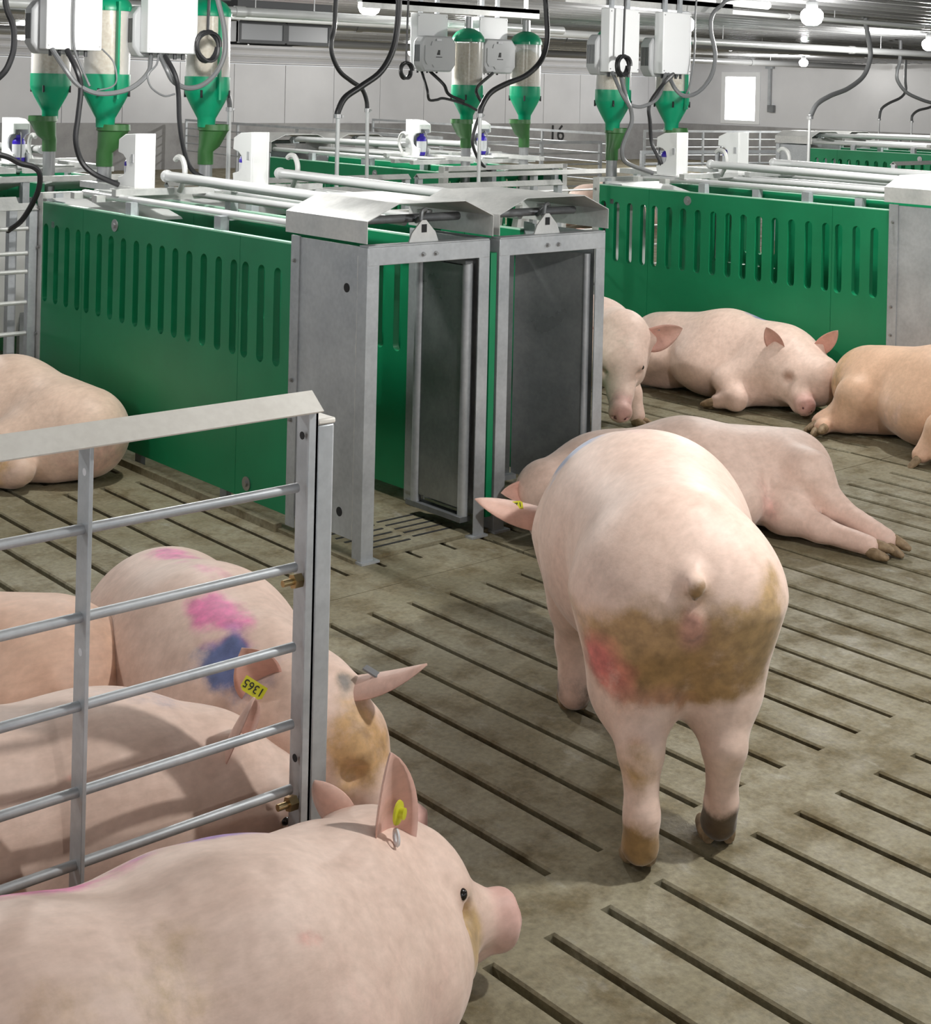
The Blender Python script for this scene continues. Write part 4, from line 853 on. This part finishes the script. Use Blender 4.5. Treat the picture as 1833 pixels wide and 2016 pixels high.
# the walking pig
T_ = frame(2.863, 2.56, 52)
pr, lm = head(T_(.60, .06, .41), T_(.76, .10, .12), T_(.75, .25, .55) - T_(0, 0, 0), 1.08)
pr = [C(T_(-.38, 0, .585), T_(0, 0, .555), .21, .25, .09), C(T_(0, 0, .55), T_(.26, 0, .52), .252, .222, .09), C(T_(0, 0, .50), T_(.22, 0, .48), .225, .20, .08), C(T_(.26, .0, .53), T_(.60, .06, .41), .205, .145, .09), C(T_(.32, .02, .42), T_(.58, .08, .33), .17, .12, .07),
      # hams, hind legs
      C(T_(-.43, -.085, .55), T_(-.42, -.095, .36), .165, .105, .06), C(T_(-.43, .085, .55), T_(-.45, .095, .36), .165, .105, .06),
      C(T_(-.42, -.095, .36), T_(-.49, -.10, .24), .092, .050, .05), C(T_(-.49, -.10, .24), T_(-.475, -.10, .11), .045, .034, .025), C(T_(-.475, -.10, .10), T_(-.45, -.10, .05), .036, .042, .025),
      C(T_(-.45, .095, .36), T_(-.555, .10, .26), .092, .050, .05), C(T_(-.555, .10, .26), T_(-.585, .10, .13), .046, .035, .025), C(T_(-.585, .10, .13), T_(-.575, .10, .06), .036, .042, .025),
      # front legs
      C(T_(.28, .11, .45), T_(.26, .13, .30), .15, .085, .06), C(T_(.27, .14, .32), T_(.29, .14, .18), .07, .05, .04), C(T_(.29, .14, .18), T_(.26, .14, .05), .045, .046, .03),
      C(T_(.28, -.11, .45), T_(.34, -.13, .30), .15, .085, .06), C(T_(.36, -.13, .32), T_(.42, -.13, .18), .07, .05, .04), C(T_(.42, -.13, .18), T_(.42, -.13, .05), .045, .046, .03),
      # tail stub, rump folds
      C(T_(-.575, 0, .645), T_(-.622, .0, .638), .024, .018, .03), C(T_(-.622, 0, .638), T_(-.634, .005, .605), .018, .014, .015), C(T_(-.60, 0, .555), T_(-.61, 0, .50), .026, .02, .025), E_(T_(-.615, 0, .525), (.022, .022, .03), .02),
      NEG(('c', T_(-.64, 0, .58), T_(-.60, 0, .36), .010, .02, .03), .06), NEG(('c', T_(-.19, .275, .60), T_(-.23, .25, .40), .01, .012, .03), .07)] + pr
t0 = T_(0, 0, 0); tw = lambda x, y, z: T_(x, y, z) - t0
P6 = pig('walking pig seen from behind in the centre with brown dirt on its hams', pr, .0105, False,
    ears=[(T_(.58, .15, .43), T_(.50, .41, .485), tw(.5, .2, -.8), .115, dict(cup=.35, curl=tuple(tw(-.02, .0, .03)))), (T_(.66, .02, .46), T_(.76, -.10, .46), tw(.6, -.4, 0), .11, dict(cup=.4))],
    hooves=[(T_(-.43, -.10, .026), tw(1, 0, 0), (0, 0, 1), 1.35), (T_(-.56, .10, .04), tw(1, 0, -.5), (.2, 0, 1), 1.35), (T_(.29, .14, .026), tw(1, 0, 0), (0, 0, 1), 1.35), (T_(.45, -.13, .026), tw(1, 0, 0), (0, 0, 1), 1.35)],
    eyes=eyepts(lm), lms=[lm],
    marks=[(T_(-.58, .05, .49), (.34, .34, .135), (.52, .33, .17), .95, .3), (T_(-.56, -.02, .43), (.27, .27, .085), (.38, .225, .09), .8, .5), (T_(-.52, -.15, .53), (.15, .15, .14), (.50, .33, .16), .85, .35), (T_(-.52, .19, .44), (.075, .075, .075), (.68, .20, .18), .8, .4),
           (T_(-.50, .10, .34), (.1, .1, .06), (.66, .30, .22), .5, .3), (T_(-.60, 0, .53), (.040, .040, .07), (.60, .32, .25), 1.0, .2), (T_(-.632, 0, .622), (.036, .036, .045), (.30, .18, .08), 1.0, .3),
           (T_(-.57, .10, .22), (.08, .07, .08), (.50, .31, .14), .85, .4), (T_(-.585, .10, .06), (.08, .08, .095), DIRT, .95, .3), (T_(-.455, -.10, .05), (.08, .08, .085), MUD, .97, .25), (T_(-.53, -.10, .20), (.04, .05, .07), TAN, .6, .5), (T_(.28, .14, .045), (.09, .09, .085), MUD, .95, .25), (T_(.44, -.13, .04), (.09, .09, .08), MUD, .95, .25),
           (T_(.30, .14, .70), (.13, .11, .12), (.36, .43, .62), .75, .4), (T_(.12, -.02, .80), (.15, .10, .1), (.80, .44, .53), .5, .4)],
    tags=[('plate', T_(.543, .29, .478), tw(-.55, .1, .8), tw(.15, -1, -.1), .95, '1371')], seed=6)
# template of a pig lying on its side, legs towards +y * sg
def lateral(T_, sg=1, hind=((-.30, .30, .22), (-.46, .43, .12), (-.44, .62, .05)), fore=((.27, .33, .16), (.36, .42, .09), (.24, .50, .05)), headp=((.60, .05, .19), (.92, .20, .09)), r=1.0, up_=(0, -.6, .8), hind2=None, zc=.235):
    f = lambda p: T_(p[0], sg*p[1], p[2])
    hd, lm = head(f(headp[0]), f(headp[1]), f(up_) - T_(0, 0, 0), 1.0)
    h2 = hind2 or tuple((p[0] + .06, p[1]*.95, max(p[2]*.45, .045)) for p in hind)
    pr = [C(f((-.47, 0, zc - .02)), f((0, -.0, zc)), .205*r, .245*r, .08), C(f((0, 0, zc)), f((.36, 0, zc - .005)), .245*r, .22*r, .08), C(f((.34, .0, zc - .01)), f((.60, .04, .19)), .205*r, .145*r, .08), E_(f((-.02, .10, zc - .05)), (.24, .24, .16), .08),
          C(f((-.38, .07, zc + .0)), f(hind[0]), .172*r, .105, .06), C(f(hind[0]), f(hind[1]), .09, .055, .04), C(f(hind[1]), f(hind[2]), .05, .040, .03),
          C(f((-.38, .10, .12)), f(h2[0]), .15, .085, .05), C(f(h2[0]), f(h2[1]), .075, .05, .04), C(f(h2[1]), f(h2[2]), .046, .04, .03),
          C(f((.34, .12, .24)), f(fore[0]), .14, .08, .05), C(f(fore[0]), f(fore[1]), .072, .055, .04), C(f(fore[1]), f(fore[2]), .052, .042, .03),
          C(f((.34, .12, .12)), f((fore[0][0] + .05, fore[0][1]*.9, .07)), .10, .06, .05), C(f((fore[0][0] + .05, fore[0][1]*.9, .06)), f((fore[2][0] + .1, fore[2][1]*.95, .045)), .055, .04, .03)] + hd
    o = T_(0, 0, 0); g_ = lambda p: f(p) - o
    hv = []
    for a, b in ((hind[1], hind[2]), (h2[1], h2[2]), (fore[1], fore[2])):
        d = unit(f(b) - f(a)); hv.append((f(b) + d*.03, d, unit(np.cross(d, V3(0, 0, 1)))*.3 + V3(0, 0, 1)*.6, 1.3))
    return pr, lm, f, g_, hv
# pig on its side with outstretched hind legs
T_ = frame(4.47, 3.80, 160)
pr, lm, f, g_, hv = lateral(T_, 1, hind=((-.42, .20, .22), (-.48, .31, .12), (-.56, .52, .055)), hind2=((-.30, .24, .10), (-.37, .37, .065), (-.465, .54, .045)), fore=((.27, .30, .12), (.34, .40, .07), (.26, .46, .05)), headp=((.56, .10, .15), (.66, .36, .08)), r=.88, zc=.195)
P7 = pig('pig lying on its side behind the walking pig with hind legs stretched out', pr, .014, True, hooves=hv[:2], eyes=(), lms=[lm], base_col=(.80, .60, .52),
    ears=[(f((.58, .02, .18)), f((.80, .06, .21)), g_((.2, .8, .5)), .11, dict(cup=.4))], marks=[(f((-.2, .24, .14)), (.12, .12, .1), PINK, .6, .3)],
    tags=[('ring', f((.68, .06, .20)), g_((.2, .8, .5)), (0, 0, 1), 1.0, None)], seed=7)
# sleeping pig against the right stall
T_ = frame(6.58, 5.30, -87)
pr, lm, f, g_, hv = lateral(T_, -1, hind=((-.36, .22, .20), (-.50, .26, .10), (-.46, .38, .055)), hind2=((-.50, .20, .10), (-.66, .18, .07), (-.60, .36, .05)), fore=((.20, .27, .15), (.30, .33, .08), (.20, .36, .05)), headp=((.46, .05, .24), (.66, .22, .09)), up_=(.2, -.3, 1), r=.96)
P9 = pig('sleeping pale pig lying against the green panel of the right stall', pr, .015, True, hooves=hv, lms=[lm],
    ears=[(f((.44, .15, .33)), f((.40, .22, .46)), g_((.3, .9, .1)), .105, dict(cup=.4)), (f((.54, -.04, .32)), f((.66, -.06, .45)), g_((.7, .6, .1)), .10, dict(cup=.4))],
    marks=[(f((.18, -.06, .46)), (.09, .12, .08), (.16, .20, .42), .75, .4), (f((-.10, .12, .40)), (.12, .12, .1), TAN, .35, .4), (f((-.5, .2, .05)), (.1, .15, .06), (.42, .27, .15), .5, .3), (f((.62, .2, .05)), (.05, .05, .04), (.3, .2, .15), .5, .3)], seed=9)
# tan pig at the right edge, rump towards the sleeping pig
T_ = frame(6.53, 3.90, -97)
pr, lm, f, g_, hv = lateral(T_, -1, hind=((-.36, .24, .20), (-.50, .20, .10), (-.52, .33, .055)), hind2=((-.40, .26, .10), (-.48, .30, .06), (-.44, .40, .05)), fore=((.24, .34, .17), (.20, .36, .10), (.18, .42, .05)), r=1.0)
P10 = pig('tan-stained pig lying at the right edge with its rump to the sleeping pig', pr, .015, True, hooves=hv, lms=[lm], base_col=(.72, .47, .32),
    marks=[(f((-.52, .10, .26)), (.20, .2, .2), (.60, .37, .17), .75, .3), (f((-.45, .26, .15)), (.12, .12, .12), (.46, .26, .11), .6, .3), (f((.25, .30, .12)), (.15, .15, .15), (.62, .40, .18), .6, .3), (f((-.1, .22, .15)), (.2, .12, .14), (.76, .52, .44), .6, .3)], seed=10)
# pig lying along the near stall at the left edge
T_ = frame(2.80, 6.25, 105)
pr, lm, f, g_, hv = lateral(T_, 1, hind=((-.30, .26, .16), (-.44, .30, .09), (-.28, .40, .05)), fore=((.27, .30, .16), (.36, .38, .09), (.24, .42, .05)), zc=.215, r=.96)
P5 = pig('pale pig lying along the near stall at the left edge', pr, .014, True, hooves=hv, lms=[lm], base_col=(.80, .61, .50), marks=[(f((-.35, .34, .1)), (.12, .12, .1), TAN, .6, .3), (f((-.55, .05, .12)), (.2, .25, .12), PINK, .5, .3), (f((.25, .0, .46)), (.1, .1, .06), PAINT_B, .6, .4)], seed=11)
# standing pig looking past the right corner of the near stall
T_ = frame(5.47, 5.60, -86)
pr, lm = head((5.425, 5.04, .475), (5.215, 4.84, .165), (-.65, -.75, .7), 1.05)
pr = [C(T_(-.42, 0, .44), T_(0, 0, .43), .20, .225, .09), C(T_(0, 0, .43), T_(.30, .02, .42), .225, .205, .09), C(T_(.30, .02, .43), (5.425, 5.04, .475), .19, .13, .08), C(T_(.32, .03, .36), (5.36, 5.02, .36), .16, .12, .07),
      C(T_(.33, .11, .38), T_(.42, .12, .26), .12, .070, .06), C(T_(.42, .12, .26), T_(.47, .12, .16), .058, .046, .04), C(T_(.47, .12, .16), T_(.50, .12, .05), .044, .044, .03),
      C(T_(.33, -.11, .38), T_(.30, -.12, .26), .12, .070, .06), C(T_(.30, -.12, .26), T_(.32, -.12, .16), .058, .046, .04), C(T_(.32, -.12, .16), T_(.30, -.12, .05), .044, .044, .03),
      C(T_(-.40, .10, .40), T_(-.38, .12, .28), .165, .1, .06), C(T_(-.38, .12, .28), T_(-.52, .12, .20), .09, .055, .04), C(T_(-.52, .12, .20), T_(-.46, .12, .05), .05, .045, .03),
      C(T_(-.40, -.10, .40), T_(-.36, -.12, .28), .165, .1, .06), C(T_(-.36, -.12, .28), T_(-.50, -.12, .20), .09, .055, .04), C(T_(-.50, -.12, .20), T_(-.42, -.12, .05), .05, .045, .03)] + pr
t0 = T_(0, 0, 0); tw = lambda x, y, z: T_(x, y, z) - t0
P8 = pig('standing pig looking at the camera past the corner of the near stall', pr, .011, False,
    ears=[((5.495, 4.97, .465), (5.65, 4.84, .475), (-.65, -.75, -.1), .15, dict(cup=.4, curl=(0, 0, .05))), ((5.31, 5.10, .48), (5.17, 5.21, .50), (-.65, -.75, -.1), .13, dict(cup=.4))],
    hooves=[(T_(.52, .12, .026), tw(1, 0, 0), (0, 0, 1), 1.3), (T_(.32, -.12, .026), tw(1, 0, 0), (0, 0, 1), 1.3), (T_(-.44, .12, .026), tw(1, 0, 0), (0, 0, 1), 1.3), (T_(-.40, -.12, .026), tw(1, 0, 0), (0, 0, 1), 1.3)],
    eyes=eyepts(lm, 0, .012), lms=[lm], marks=[(lm['poll'] + lm['d']*.1 + lm['u']*.1, (.06, .06, .05), (.45, .4, .33), .4, .5), (lm['snout'] - lm['d']*.05, (.09, .09, .08), (.72, .42, .38), .6, .2), (lm['eye'][-1] + lm['d']*.03, (.03, .03, .05), (.35, .25, .2), .6, .3), (lm['eye'][1] + lm['d']*.03, (.03, .03, .05), (.35, .25, .2), .4, .3)], tags=[('dark', (5.545, 4.93, .515), (0, 0, 1), (.7, -.7, 0), 1.0, None)], seed=8)
# far pigs seen through the fences
T_ = frame(9.15, 9.0, 200)
pr, lm, f, g_, hv = lateral(T_, 1)
pig('far pink pig lying behind the alley fence left of the right stall', pr, .024, True, base_col=(.72, .42, .36), lms=[lm], ears=[(f((.56, .06, .28)), f((.48, .2, .38)), g_((.6, .3, .2)), .11)], marks=[(f((0, -.1, .45)), (.3, .1, .1), PAINT_P, .7, .3)], seed=12)
T_ = frame(13.6, 12.9, 170)
pr, lm, f, g_, hv = lateral(T_, 1, r=1.1, zc=.27)
pig('far pale pig lying behind the devices of the right stall', pr, .03, True, lms=[lm], seed=13)
T_ = frame(4.9, 12.6, 150)
pr, lm, f, g_, hv = lateral(T_, 1, r=1.1, zc=.5)
pig('far pink pig behind the left feed hopper tube', pr, .03, True, base_col=(.70, .44, .40), lms=[lm], seed=14)
